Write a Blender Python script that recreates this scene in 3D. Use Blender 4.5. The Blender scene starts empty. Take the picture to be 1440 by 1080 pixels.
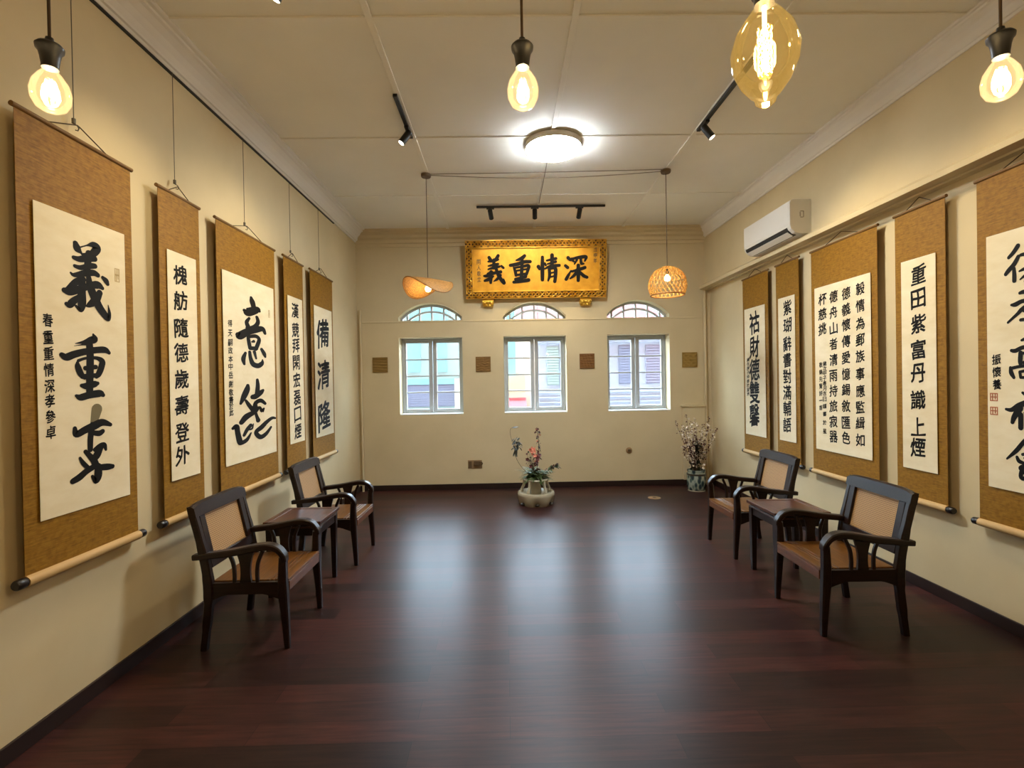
import bpy, bmesh, math, random
from mathutils import Vector, Matrix

random.seed(7)
SC = bpy.context.scene
COL = SC.collection
PI = math.pi

# ------------------------------------------------------------------ camera, sky, exposure
CAM_H = 1.65
cd = bpy.data.cameras.new('camera')
cd.sensor_fit = 'HORIZONTAL'
cd.sensor_width = 36.0
cd.lens = 36.0 * 700.0 / 1440.0
cd.clip_start = 0.05
cam = bpy.data.objects.new('camera', cd)
COL.objects.link(cam)
def aim_camera(yaw, pitch, roll):
    f = Vector((math.sin(yaw) * math.cos(pitch), math.cos(yaw) * math.cos(pitch), math.sin(pitch)))
    r = Vector((math.cos(yaw), -math.sin(yaw), 0))
    u = r.cross(f)
    r2 = r * math.cos(roll) - u * math.sin(roll)
    u2 = u * math.cos(roll) + r * math.sin(roll)
    m = Matrix((r2, u2, -f)).transposed().to_4x4()
    m.translation = Vector((0, 0, CAM_H))
    cam.matrix_world = m
aim_camera(math.radians(0.893), math.radians(-0.425), math.radians(1.0))
SC.camera = cam

world = bpy.data.worlds.new('overcast_sky')
SC.world = world
world.use_nodes = True
_bg = world.node_tree.nodes['Background']
_bg.inputs[0].default_value = (0.64, 0.82, 1.0, 1)
_bg.inputs[1].default_value = SKY_STRENGTH = 28.0

vs = SC.view_settings
vs.view_transform = 'Standard'
vs.look = 'None'
vs.gamma = 1.0
vs.use_curve_mapping = False
vs.exposure = 0.5

WARM = (1.0, 0.78, 0.46)
SPOT_COL = (1.0, 0.84, 0.54)
SPOT_W, SPOT_W_FAR, BULB_W, DISC_E = 74.0, 27.0, 9.5, 118.0

# ------------------------------------------------------------------ room sizes (metres, camera above the origin)
XL, XR, XRU, YF, YN, ZC = -2.22, 3.18, 3.10, 7.60, -2.6, 3.95

# ------------------------------------------------------------------ helpers
def link(o):
    COL.objects.link(o)
    return o

class MB:
    """collects shapes and links them as ONE mesh object"""
    def __init__(s):
        s.v = []; s.f = []
    def add(s, verts, faces):
        b = len(s.v)
        s.v += [tuple(v) for v in verts]
        s.f += [tuple(i + b for i in f) for f in faces]
        return s
    def box(s, x0, y0, z0, x1, y1, z1):
        if x0 > x1: x0, x1 = x1, x0
        if y0 > y1: y0, y1 = y1, y0
        if z0 > z1: z0, z1 = z1, z0
        return s.add([(x0,y0,z0),(x1,y0,z0),(x1,y1,z0),(x0,y1,z0),(x0,y0,z1),(x1,y0,z1),(x1,y1,z1),(x0,y1,z1)],
                     [(0,3,2,1),(4,5,6,7),(0,1,5,4),(1,2,6,5),(2,3,7,6),(3,0,4,7)])
    def loft(s, rings, cap=True, closed=True):
        n = len(rings[0]); vs_ = []; fs = []
        for r in rings: vs_ += r
        for i in range(len(rings) - 1):
            for j in range(n if closed else n - 1):
                a = i*n + j; b = i*n + (j+1) % n
                fs.append((a, b, b + n, a + n))
        if cap and closed:
            fs.append(tuple(range(n))[::-1]); fs.append(tuple((len(rings)-1)*n + j for j in range(n)))
        return s.add(vs_, fs)
    def tube(s, pts, r, n=8, cap=True):
        pts = [Vector(p) for p in pts]
        rs = r if isinstance(r, (list, tuple)) else [r]*len(pts)
        rings = []; prev = None
        for i, p in enumerate(pts):
            d = (pts[min(i+1, len(pts)-1)] - pts[max(i-1, 0)])
            d = d.normalized() if d.length > 1e-9 else Vector((0,0,1))
            if prev is None:
                a = Vector((0,0,1)) if abs(d.z) < .9 else Vector((1,0,0))
                nx = d.cross(a).normalized()
            else:
                nx = (prev - d*prev.dot(d))
                nx = nx.normalized() if nx.length > 1e-6 else d.orthogonal().normalized()
            prev = nx
            ny = d.cross(nx)
            rings.append([p + nx*math.cos(2*PI*j/n)*rs[i] + ny*math.sin(2*PI*j/n)*rs[i] for j in range(n)])
        return s.loft(rings, cap)
    def lathe(s, prof, n=24, at=(0,0,0), cap=True):
        rings = [[(at[0]+r*math.cos(2*PI*j/n), at[1]+r*math.sin(2*PI*j/n), at[2]+z) for j in range(n)] for r, z in prof]
        return s.loft(rings, cap)
    def sweep_xz(s, path, w, t, y):
        """rectangular section swept along a path in the xz plane; w along y, t in the plane (lists allowed)"""
        n = len(path)
        ws = w if isinstance(w, (list, tuple)) else [w]*n
        ts = t if isinstance(t, (list, tuple)) else [t]*n
        rings = []
        for i in range(n):
            a = path[max(i-1,0)]; b = path[min(i+1,n-1)]
            dx, dz = b[0]-a[0], b[1]-a[1]; L = math.hypot(dx, dz) or 1
            nx, nz = -dz/L, dx/L
            x, z = path[i]; hw = ws[i]/2; ht = ts[i]/2; c = min(hw, ht)*0.35
            ring = []
            for (sy, sn) in ((-hw+c,-ht),(hw-c,-ht),(hw,-ht+c),(hw,ht-c),(hw-c,ht),(-hw+c,ht),(-hw,ht-c),(-hw,-ht+c)):
                ring.append((x+nx*sn, y+sy, z+nz*sn))
            rings.append(ring)
        return s.loft(rings)
    def build(s, name, m, parent=None, smooth=False, bevel=0, loc=None):
        me = bpy.data.meshes.new(name)
        me.from_pydata(s.v, [], s.f)
        me.update()
        bm = bmesh.new(); bm.from_mesh(me)
        bmesh.ops.recalc_face_normals(bm, faces=bm.faces)
        bm.to_mesh(me); bm.free()
        if smooth:
            for p in me.polygons: p.use_smooth = True
            try: me.set_sharp_from_angle(angle=math.radians(40))
            except Exception: pass
        o = link(bpy.data.objects.new(name, me))
        if m: me.materials.append(m)
        if parent: o.parent = parent
        if loc: o.location = loc
        if bevel:
            b = o.modifiers.new('bevel', 'BEVEL'); b.width = bevel; b.segments = 2; b.limit_method = 'ANGLE'
            b.harden_normals = False
        return o

def catmull(pts, n=6):
    P = [pts[0]] + list(pts) + [pts[-1]]; out = []
    for i in range(1, len(P)-2):
        p0, p1, p2, p3 = P[i-1], P[i], P[i+1], P[i+2]
        for k in range(n):
            t = k/n
            out.append(tuple(0.5*((2*b) + (-a+c)*t + (2*a-5*b+4*c-d)*t*t + (-a+3*b-3*c+d)*t**3) for a, b, c, d in zip(p0, p1, p2, p3)))
    out.append(tuple(P[-2]))
    return out

def tag(o, label, cat, group=None):
    o['label'] = label; o['category'] = cat
    if group: o['group'] = group
    return o
def thing(name, label, cat, loc=(0,0,0), rz=0.0, group=None):
    o = link(bpy.data.objects.new(name, None))
    o.empty_display_size = 0.1
    o.location = loc; o.rotation_euler = (0, 0, rz)
    return tag(o, label, cat, group)
def structure(o):
    o['kind'] = 'structure'
    return o
def dup(root, loc, rz, label, group=None):
    r = root.copy(); link(r)
    r.location = loc; r.rotation_euler = (0, 0, rz); r['label'] = label
    if group: r['group'] = group
    for ch in list(root.children):
        c = ch.copy(); link(c); c.parent = r
        for g in list(ch.children):
            d = g.copy(); link(d); d.parent = c
    return r

# ------------------------------------------------------------------ materials
def s2l(c):
    return tuple(((x/255)/12.92 if x/255 <= 0.04045 else ((x/255+0.055)/1.055)**2.4) for x in c) + (1,)
def mat(name, col, rough=0.6, metal=0.0, spec=0.5, coat=0.0, emis=None, estr=0.0):
    m = bpy.data.materials.new(name); m.use_nodes = True
    b = m.node_tree.nodes['Principled BSDF']
    b.inputs['Base Color'].default_value = s2l(col)
    b.inputs['Roughness'].default_value = rough
    b.inputs['Metallic'].default_value = metal
    b.inputs['Specular IOR Level'].default_value = spec
    b.inputs['Coat Weight'].default_value = coat
    if emis:
        b.inputs['Emission Color'].default_value = s2l(emis); b.inputs['Emission Strength'].default_value = estr
    return m
class NT:
    def __init__(s, m):
        s.m = m; s.t = m.node_tree; s.b = s.t.nodes['Principled BSDF']
    def n(s, typ, **kw):
        nd = s.t.nodes.new(typ)
        for k, v in kw.items(): setattr(nd, k, v)
        return nd
    def l(s, a, b): s.t.links.new(a, b)
    def coord(s, scale=(1,1,1), out='Object', rot=(0,0,0)):
        tc = s.n('ShaderNodeTexCoord'); mp = s.n('ShaderNodeMapping')
        mp.inputs['Scale'].default_value = scale; mp.inputs['Rotation'].default_value = rot
        s.l(tc.outputs[out], mp.inputs[0]); return mp.outputs[0]
    def noise(s, vec, scale, detail=4, rough=0.55):
        t = s.n('ShaderNodeTexNoise'); t.inputs['Scale'].default_value = scale
        t.inputs['Detail'].default_value = detail; t.inputs['Roughness'].default_value = rough
        s.l(vec, t.inputs['Vector']); return t.outputs['Fac']
    def ramp(s, fac, stops):
        r = s.n('ShaderNodeValToRGB'); e = r.color_ramp.elements
        while len(e) < len(stops): e.new(0.5)
        for i, (p, c) in enumerate(stops):
            e[i].position = p; e[i].color = s2l(c) if max(c) > 1.001 else tuple(c) + (1,)
        s.l(fac, r.inputs[0]); return r.outputs[0]
    def mix(s, fac, a, b, typ='MIX'):
        x = s.n('ShaderNodeMix', data_type='RGBA', blend_type=typ)
        for sock, v in ((x.inputs[0], fac), (x.inputs[6], a), (x.inputs[7], b)):
            if hasattr(v, 'is_linked'): s.l(v, sock)
            else: sock.default_value = v
        return x.outputs[2]
    def bump(s, h, strength=0.2, dist=0.002):
        b = s.n('ShaderNodeBump'); b.inputs['Strength'].default_value = strength; b.inputs['Distance'].default_value = dist
        s.l(h, b.inputs['Height']); s.l(b.outputs[0], s.b.inputs['Normal'])
    def base(s, c): s.l(c, s.b.inputs['Base Color'])

def paint(name, col, var=8):
    m = mat(name, col, 0.75, spec=0.25); t = NT(m); v = t.coord()
    f = t.noise(v, 1.3, 5)
    t.base(t.ramp(f, [(0.3, tuple(max(0, x-var) for x in col)), (0.7, tuple(min(255, x+var//2) for x in col))]))
    t.bump(t.noise(v, 90, 3), 0.08, 0.002)
    return m
M = {}
M['wall'] = paint('cream_wall_paint', (212, 194, 156))
M['ceil'] = paint('ceiling_paint', (240, 236, 226), 5)
M['cornice'] = paint('cornice_paint', (228, 222, 213), 4)
M['white'] = mat('white_gloss_paint', (236, 236, 232), 0.35)
M['frame'] = mat('grey_window_paint', (168, 170, 170), 0.45)
M['black'] = mat('matt_black_metal', (14, 13, 13), 0.45)
M['wire'] = mat('hanging_wire_steel', (92, 84, 68), 0.5)
M['cable'] = mat('grey_cable', (120, 108, 90), 0.6)
M['cord'] = mat('brown_fabric_cord', (70, 52, 32), 0.8)
M['baseboard'] = mat('dark_baseboard', (40, 24, 20), 0.4)
M['ac'] = mat('white_plastic', (226, 222, 214), 0.35)
M['ink'] = mat('black_ink', (14, 12, 11), 0.65, spec=0.2)
M['faded_ink'] = mat('faded_ink', (120, 110, 84), 0.8, spec=0.2)
M['seal'] = mat('red_seal_ink', (176, 104, 74), 0.8, spec=0.2)
M['pale_seal'] = mat('pale_seal_ink', (196, 172, 128), 0.8, spec=0.2)
M['dark_knob'] = mat('dark_wood_knob', (26, 18, 15), 0.35)
M['roller'] = mat('tan_roller_silk', (196, 160, 104), 0.6)
M['stain'] = mat('brown_socket_plate', (96, 74, 46), 0.6)
M['brass'] = mat('brass_cap', (190, 140, 60), 0.3, metal=1.0)
M['gold_trim'] = mat('tan_plate', (150, 120, 82), 0.6)

def brocade():
    m = mat('gold_brocade', (160, 118, 50), 0.6, spec=0.3); t = NT(m); v = t.coord()
    a = t.noise(t.coord((1, 1, 9)), 14, 5, 0.6)
    c = t.ramp(a, [(0.3, (120, 83, 16)), (0.5, (144, 102, 22)), (0.72, (160, 118, 32))])
    k = t.noise(v, 38, 3)
    c2 = t.ramp(k, [(0.46, (255, 255, 255)), (0.60, (222, 214, 190))])
    t.base(t.mix(0.55, c, c2, 'MULTIPLY'))
    t.bump(t.noise(t.coord((300, 300, 300)), 1, 2), 0.15, 0.001)
    return m
M['brocade'] = brocade()
def paper():
    m = mat('rice_paper', (236, 222, 190), 0.85, spec=0.1); t = NT(m)
    f = t.noise(t.coord((1, 1, 2.5)), 4, 6, 0.6)
    t.base(t.ramp(f, [(0.3, (228, 212, 176)), (0.7, (240, 228, 200))]))
    return m
M['paper'] = paper()
def wood(name, dark, light, rough=0.35, sc=(3, 30, 30), coat=0.2):
    m = mat(name, dark, rough, spec=0.35, coat=coat); t = NT(m)
    f = t.noise(t.coord(sc), 2.2, 6, 0.6)
    t.base(t.ramp(f, [(0.3, dark), (0.7, light)]))
    t.b.inputs['Coat Roughness'].default_value = 0.25
    t.bump(f, 0.06, 0.001)
    return m
M['teak'] = wood('dark_teak', (20, 10, 7), (40, 21, 14), 0.36, coat=0.06)
M['teak_red_lit'] = wood('lit_red_brown_teak', (84, 48, 28), (118, 72, 42), 0.36, (30, 3, 30), 0.1)  # red-brown wood, lightened: window light on the front rail is in the colour
M['seat'] = wood('honey_teak_seat', (84, 50, 15), (120, 76, 26), 0.36, (30, 2.5, 30), 0.1)
M['table'] = wood('table_teak', (62, 35, 25), (96, 58, 42), 0.28, (30, 3, 30), 0.35)
def cane():
    m = mat('cane_weave', (176, 140, 98), 0.55); t = NT(m)
    v = t.coord((1, 1, 1))
    w1 = t.n('ShaderNodeTexWave', wave_type='BANDS', bands_direction='Y'); w1.inputs['Scale'].default_value = 26
    w2 = t.n('ShaderNodeTexWave', wave_type='BANDS', bands_direction='Z'); w2.inputs['Scale'].default_value = 26
    t.l(v, w1.inputs[0]); t.l(v, w2.inputs[0])
    mm = t.n('ShaderNodeMath', operation='MULTIPLY'); t.l(w1.outputs['Fac'], mm.inputs[0]); t.l(w2.outputs['Fac'], mm.inputs[1])
    t.base(t.ramp(mm.outputs[0], [(0.28, (182, 142, 92)), (0.62, (84, 54, 28))]))
    t.bump(mm.outputs[0], 0.3, 0.002)
    return m
M['cane'] = cane()
def floor_mat():
    m = mat('dark_red_plank_floor', (60, 34, 30), 0.3, spec=0.40); t = NT(m)
    v = t.coord()
    br = t.n('ShaderNodeTexBrick', offset=0.37, offset_frequency=2)
    br.inputs['Color1'].default_value = s2l((84, 46, 41)); br.inputs['Color2'].default_value = s2l((50, 30, 27))
    br.inputs['Mortar'].default_value = s2l((28, 16, 14))
    br.inputs['Scale'].default_value = 1.0; br.inputs['Mortar Size'].default_value = 0.0016
    br.inputs['Mortar Smooth'].default_value = 0.6; br.inputs['Bias'].default_value = 0.0
    br.inputs['Brick Width'].default_value = 1.22; br.inputs['Row Height'].default_value = 0.152
    t.l(v, br.inputs['Vector'])
    f = t.noise(t.coord((1.6, 22, 1)), 2.0, 8, 0.62)
    g = t.ramp(f, [(0.3, (120, 112, 112)), (0.5, (196, 188, 186)), (0.72, (255, 240, 234))])
    t.base(t.mix(0.85, br.outputs['Color'], g, 'MULTIPLY'))
    r = t.n('ShaderNodeMapRange'); r.inputs[3].default_value = 0.35; r.inputs[4].default_value = 0.46
    t.l(f, r.inputs[0]); t.l(r.outputs[0], t.b.inputs['Roughness'])
    t.b.inputs['IOR'].default_value = 1.36; t.b.inputs['Specular IOR Level'].default_value = 0.5
    t.bump(br.outputs['Fac'], -0.25, 0.002)
    tg = t.n('ShaderNodeTangent', direction_type='UV_MAP', uv_map='grain')   # brushed along the boards
    t.l(tg.outputs[0], t.b.inputs['Tangent']); t.b.inputs['Anisotropic'].default_value = 0.5
    return m
M['floor'] = floor_mat()
def gold(name, c1, c2, rough, metal=0.75):
    m = mat(name, c1, rough, metal=metal); t = NT(m)
    f = t.noise(t.coord(), 9, 5)
    t.base(t.ramp(f, [(0.35, c1), (0.65, c2)]))
    return m
M['gold_leaf'] = gold('gold_leaf_carving', (214, 164, 48), (240, 198, 88), 0.32, 0.65)
M['gold_panel'] = gold('gold_lacquer_panel', (206, 146, 30), (222, 164, 46), 0.42, 0.35)
def wicker(name, c1, c2, through=0.35):
    m = mat(name, c1, 0.6); t = NT(m)
    f = t.noise(t.coord(), 60, 3)
    t.base(t.ramp(f, [(0.35, c1), (0.65, c2)]))
    tr = t.n('ShaderNodeBsdfTranslucent'); tr.inputs[0].default_value = s2l(c2)
    ms = t.n('ShaderNodeMixShader'); ms.inputs[0].default_value = through
    out = t.t.nodes['Material Output']
    t.l(t.b.outputs[0], ms.inputs[1]); t.l(tr.outputs[0], ms.inputs[2]); t.l(ms.outputs[0], out.inputs[0])
    return m
M['bamboo'] = wicker('bamboo_strands', (178, 130, 52), (216, 172, 86))
M['rattan'] = wicker('woven_rattan_sheet', (132, 86, 34), (172, 120, 54))
def glass(name, tint, gl=0.12, rough=0.02, glow=None, gs=0.0):
    m = bpy.data.materials.new(name); m.use_nodes = True
    t = m.node_tree; t.nodes.remove(t.nodes['Principled BSDF'])
    out = t.nodes['Material Output']
    tr = t.nodes.new('ShaderNodeBsdfTransparent'); tr.inputs[0].default_value = tint + (1,)
    g = t.nodes.new('ShaderNodeBsdfGlossy'); g.inputs['Roughness'].default_value = rough
    fr = t.nodes.new('ShaderNodeFresnel'); fr.inputs[0].default_value = 1.45
    ms = t.nodes.new('ShaderNodeMixShader')
    ad = t.nodes.new('ShaderNodeMath'); ad.operation = 'MULTIPLY'; ad.inputs[1].default_value = gl
    t.links.new(fr.outputs[0], ad.inputs[0]); t.links.new(ad.outputs[0], ms.inputs[0])
    t.links.new(tr.outputs[0], ms.inputs[1]); t.links.new(g.outputs[0], ms.inputs[2])
    if glow:
        em = t.nodes.new('ShaderNodeEmission'); em.inputs[0].default_value = s2l(glow); em.inputs[1].default_value = gs
        sm = t.nodes.new('ShaderNodeAddShader')
        t.links.new(ms.outputs[0], sm.inputs[0]); t.links.new(em.outputs[0], sm.inputs[1]); t.links.new(sm.outputs[0], out.inputs[0])
    else:
        t.links.new(ms.outputs[0], out.inputs[0])
    return m
M['pane'] = glass('window_glass', (0.96, 0.98, 0.98), 0.5)
M['bulb_glass'] = glass('glowing_bulb_glass', (1.0, 0.95, 0.84), 0.7, 0.02, (255, 214, 150), 0.30)
M['amber_glass'] = glass('amber_bulb_glass', (0.97, 0.88, 0.64), 0.8, 0.02, (236, 190, 100), 0.09)
M['filament'] = mat('glowing_filament', (255, 200, 120), 0.5, emis=(255, 190, 95), estr=30)
M['lamp_face'] = mat('spot_lens', (255, 240, 210), 0.4, emis=(255, 236, 200), estr=6)
M['disc'] = mat('cool_diffuser', (250, 252, 255), 0.4, emis=(238, 248, 255), estr=DISC_E)
M['shade_bulb'] = mat('warm_lamp_bulb', (255, 230, 180), 0.4, emis=(255, 222, 150), estr=8)
M['porcelain'] = mat('cream_porcelain', (176, 168, 146), 0.25, coat=0.5)
M['recess'] = mat('dark_recess_brown', (64, 34, 14), 0.5)
M['porcelain_dark'] = mat('dark_glaze', (52, 46, 38), 0.3)
M['stem'] = mat('brown_stem', (66, 50, 34), 0.7)
M['leaf'] = mat('green_leaf', (74, 92, 44), 0.55)
M['dark_leaf'] = mat('dark_leaf', (36, 42, 28), 0.55)
M['coral'] = mat('coral_petal', (220, 132, 106), 0.6)
M['burgundy'] = mat('burgundy_petal', (84, 30, 30), 0.6)
M['petal'] = mat('white_petal', (226, 212, 192), 0.6)

# writing on the scrolls and the plaque: positions in metres on each sheet
TRACED={'L1':[(0.0109,1.4025,0.0004401,0.0003698,0,[[-142,480,74,-118,416,111,-76,378,44],[-74,451,21,14,502,24,105,538,89,158,510,119,102,418,104,18,367,74,-62,358,30],[-170,278,59,-93,279,82,25,328,104,116,347,89],[-159,167,52,-81,166,67,52,224,82,121,243,74],[-216,59,30,-169,42,59,-25,101,89,95,139,89,157,124,74],[41,392,104,15,236,96,5,101,89],[-56,12,89,-157,-55,89,-276,-174,44],[-303,-194,74,-243,-195,111,-131,-150,104,30,-63,89,153,-20,111,223,-50,59],[-64,-4,89,-74,-152,111,-78,-328,119,-95,-425,59,-157,-378,37],[-280,-372,59,-240,-372,96,-177,-303,89,-76,-211,59],[26,62,74,45,-67,111,102,-204,126,176,-342,119,277,-463,104,314,-481,59,323,-394,52,306,-280,9],[182,-128,89,117,-247,119,24,-331,74,-24,-354,18],[235,105,52,282,71,82,305,30,59]]),(-0.0105,0.9619,0.0004334,0.0003659,0,[[124,455,33,140,394,106,76,365,100,-14,334,50,-134,304,9],[-147,270,7,-59,291,16,19,310,44],[-312,139,67,-252,111,100,-148,155,100,5,203,94,177,238,94,297,246,94,358,209,56],[64,330,100,72,185,106,67,-6,111,56,-231,106,52,-399,100],[-108,43,44,-104,-12,83,-68,-109,89,-15,-164,56],[-97,70,44,3,108,39,151,122,50,245,81,89,237,-1,94,192,-105,89,156,-151,56],[-1,-31,67,148,-9,67],[-48,-148,67,180,-128,67],[-56,-274,56,16,-281,100,130,-254,94,171,-245,56],[-135,-414,44,-76,-438,94,46,-410,100,197,-392,106,251,-417,61]]),(0.0429,0.6983,0.000452,0.000373,1,[[29,102,153,1,-7,125,-29,-101,83]]),(0.0227,0.5155,0.0004452,0.0003698,0,[[-236,358,56,-215,275,90,-95,322,104,15,357,118,145,400,104,271,354,56],[13,267,69,98,249,83,149,271,69],[2,380,83,-27,202,83,-34,37,76],[-102,21,56,-23,-76,83,38,-172,83],[36,25,69,108,63,83,167,68,76,192,-1,39],[115,41,83,62,-50,111,18,-112,97,44,-201,97],[72,-235,83,203,-255,97,286,-265,69],[-274,-348,83,-190,-315,97,-95,-255,90,16,-209,83],[72,-221,97,69,-347,118,36,-424,76,-15,-342,42],[-177,-54,35,-133,-137,62,-54,-229,56]])],'L3':[(0.0049,1.3045,0.0011994,0.0006103,0,[[4,477,42,17,427,78,34,360,72,44,291,72],[-94,271,48,-58,257,108,26,298,108,95,335,84,116,322,48],[-30,181,36,-66,120,54,-50,64,66],[80,221,48,95,157,60,59,93,60,-3,50,60,-62,38,48],[-182,-78,72,-160,-85,102,-63,-15,96,57,38,90,160,71,72,196,15,48],[-51,-90,48,-41,-159,54,-27,-234,54],[-41,-78,42,55,-53,54,105,-88,54,84,-165,60,52,-236,54],[-1,-143,22,27,-131,42],[-27,-234,54,64,-226,54],[-92,-307,36,-122,-391,60,-111,-460,34],[-34,-288,42,-24,-371,54,10,-452,72,84,-472,72,142,-431,60,150,-380,18],[32,-281,48,55,-370,30],[140,-232,48,178,-290,60,193,-333,36]]),(0.0181,0.6218,0.0012083,0.0006095,0,[[-80,365,48,-90,313,78,-132,221,78,-178,127,36],[-110,161,36,-72,99,54,-15,16,60],[55,444,42,60,368,60,52,283,66,38,210,60],[-17,204,66,26,211,78,102,262,72,137,292,42],[16,36,84,24,114,60,99,145,60,166,95,42],[22,17,84,84,47,36,109,-5,48,146,28,24,134,-21,18],[55,-134,66,38,-82,48,15,-6,42],[-15,-20,66,-109,-61,84,-172,-126,66],[-279,-186,42,-237,-172,66,-223,-259,66,-202,-366,72,-183,-399,60,-110,-376,54,-51,-295,24],[-54,-188,54,-102,-238,54,-143,-305,42],[-16,-176,18,-32,-233,26,-67,-244,24],[323,-143,30,266,-135,48,183,-179,60,104,-241,72,21,-298,60,81,-379,66,166,-353,60,249,-268,36]])],'R5':[(-0.0192,1.5918,0.0003985,0.0004196,0,[[-141,322,72,-205,246,66,-276,188,54],[-136,168,60,-200,71,72,-278,1,72,-324,-46,60],[-201,10,54,-196,-90,66,-197,-165,66],[-120,-44,30,-3,-20,60,230,-24,72],[71,262,60,58,134,72,45,-19,60],[-99,183,48,70,179,66,209,156,60],[-109,-163,24,8,-107,54,161,-162,72,295,-281,60],[-29,-196,60,66,-298,72,250,-319,60,296,-235,24]]),(-0.0225,1.3608,0.0003996,0.0004208,0,[[-108,193,48,-22,202,66,212,198,66],[63,313,48,61,170,66,48,53,60],[-236,40,36,-172,39,70,-48,73,60,256,56,72],[269,182,48,142,74,66,-71,-38,66,-148,-102,51,-290,-209,36],[-49,-66,54,164,-47,60,70,-129,60],[-100,-193,48,254,-188,66],[70,-117,60,93,-263,66,45,-330,48]]),(-0.0159,1.0447,0.0003981,0.000421,0,[[-107,267,36,-21,284,66,50,231,60],[-260,129,48,-196,123,63,-71,167,60,235,182,66],[-121,85,72,-129,-25,72,-123,-74,60],[-72,82,48,119,96,66,95,-34,60,-73,-52,54],[-276,-120,46,-264,-195,70,-226,-264,48],[-276,-132,48,-123,-105,48,232,-74,66,254,-202,66,219,-284,48],[-137,-184,46,-125,-258,46],[-137,-184,42,94,-152,48,69,-253,46,-125,-264,42]]),(-0.0199,0.7388,0.0003995,0.0004226,0,[[-339,-3,39,-255,-8,65,-145,58,84,-12,116,78],[-89,244,39,-24,207,65],[-132,19,104,-214,-105,84,-245,-188,58],[-119,-73,78,-121,-257,78],[-53,-42,52,-1,-78,58],[53,170,52,300,216,65],[90,95,52,264,127,58,238,26,52,102,6,52],[64,-61,58,310,-7,65,297,-195,65,62,-241,58,64,-61,52],[63,-151,45,297,-108,45],[177,-28,45,175,-218,45]]),(0.0032,0.4603,0.0003936,0.0004202,0,[[29,294,65,-103,241,65,-254,63,65,-396,-71,29],[41,283,65,179,184,71,358,108,65],[-241,-28,49,-214,-78,62,-160,-96,52],[-158,23,45,128,101,58,102,-43,52,-133,-98,49],[-132,-26,32,102,34,32],[-181,-179,84,-133,-145,65,127,-77,71,112,-258,65],[-167,-190,65,-169,-322,65,100,-247,58],[-148,-239,45,101,-171,45]])],'P':[(-0.119,3.313,0.0010604,0.001027,0,[[-70,171,39,-50,135,44],[58,195,39,26,145,41,-18,119,39],[-81,113,24,-3,121,35,55,140,29],[-83,50,19,-5,66,35,54,77,29],[-86,3,19,4,27,39,73,40,29],[-3,136,37,-5,20,37],[-36,-38,39,-95,-59,24],[-144,-91,27,-95,-88,43,-7,-53,37,91,-35,39],[-45,-33,41,-52,-126,45,-54,-190,31],[-136,-159,31,-77,-137,41,-13,-97,21],[24,19,37,51,-69,41,89,-138,45,139,-199,39,130,-138,14],[85,-84,35,40,-137,35,-9,-168,12],[102,47,27,129,21,31]]),(0.2697,3.3152,0.0010622,0.0010277,0,[[63,186,39,19,148,47,-54,124,21],[-138,53,39,-40,69,45,57,99,43,140,102,41],[28,147,37,22,-8,41,10,-168,41],[-90,18,25,-71,-35,37,-60,-89,37],[-80,15,25,17,31,29,117,45,41,104,-28,37,84,-82,35],[-61,-26,25,95,-4,25],[-52,-86,29,84,-69,31],[-72,-145,31,74,-111,39],[-93,-187,37,5,-175,41,115,-160,45]]),(0.6987,3.3194,0.0010641,0.0010285,0,[[-147,24,47,-133,-13,27],[-90,159,37,-91,-16,47,-92,-162,41],[-57,69,31,-43,42,25],[-28,110,25,99,137,37],[-18,61,21,98,92,31],[-55,-7,21,21,28,37,147,39,37],[45,186,45,45,31,41],[6,-17,37,10,-105,37,-10,-175,21],[11,-12,25,89,-1,41,93,-106,41,83,-189,41],[20,-68,21,81,-57,21],[20,-123,21,80,-111,21]]),(1.1099,3.3079,0.0010663,0.0010298,0,[[-115,157,41,-84,124,31],[-152,44,37,-121,18,39],[-142,-148,41,-113,-97,35,-74,-25,14],[-64,135,41,-35,104,25],[-45,143,29,52,161,41,137,166,39,120,108,21],[8,125,29,-25,67,19],[62,138,31,72,75,35,103,70,23],[-64,-39,25,33,-14,39,122,14,39],[28,47,41,29,-80,45,29,-170,39],[14,-45,41,-35,-100,35,-85,-139,19],[53,-51,35,102,-100,41,153,-125,35]])]}
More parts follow.
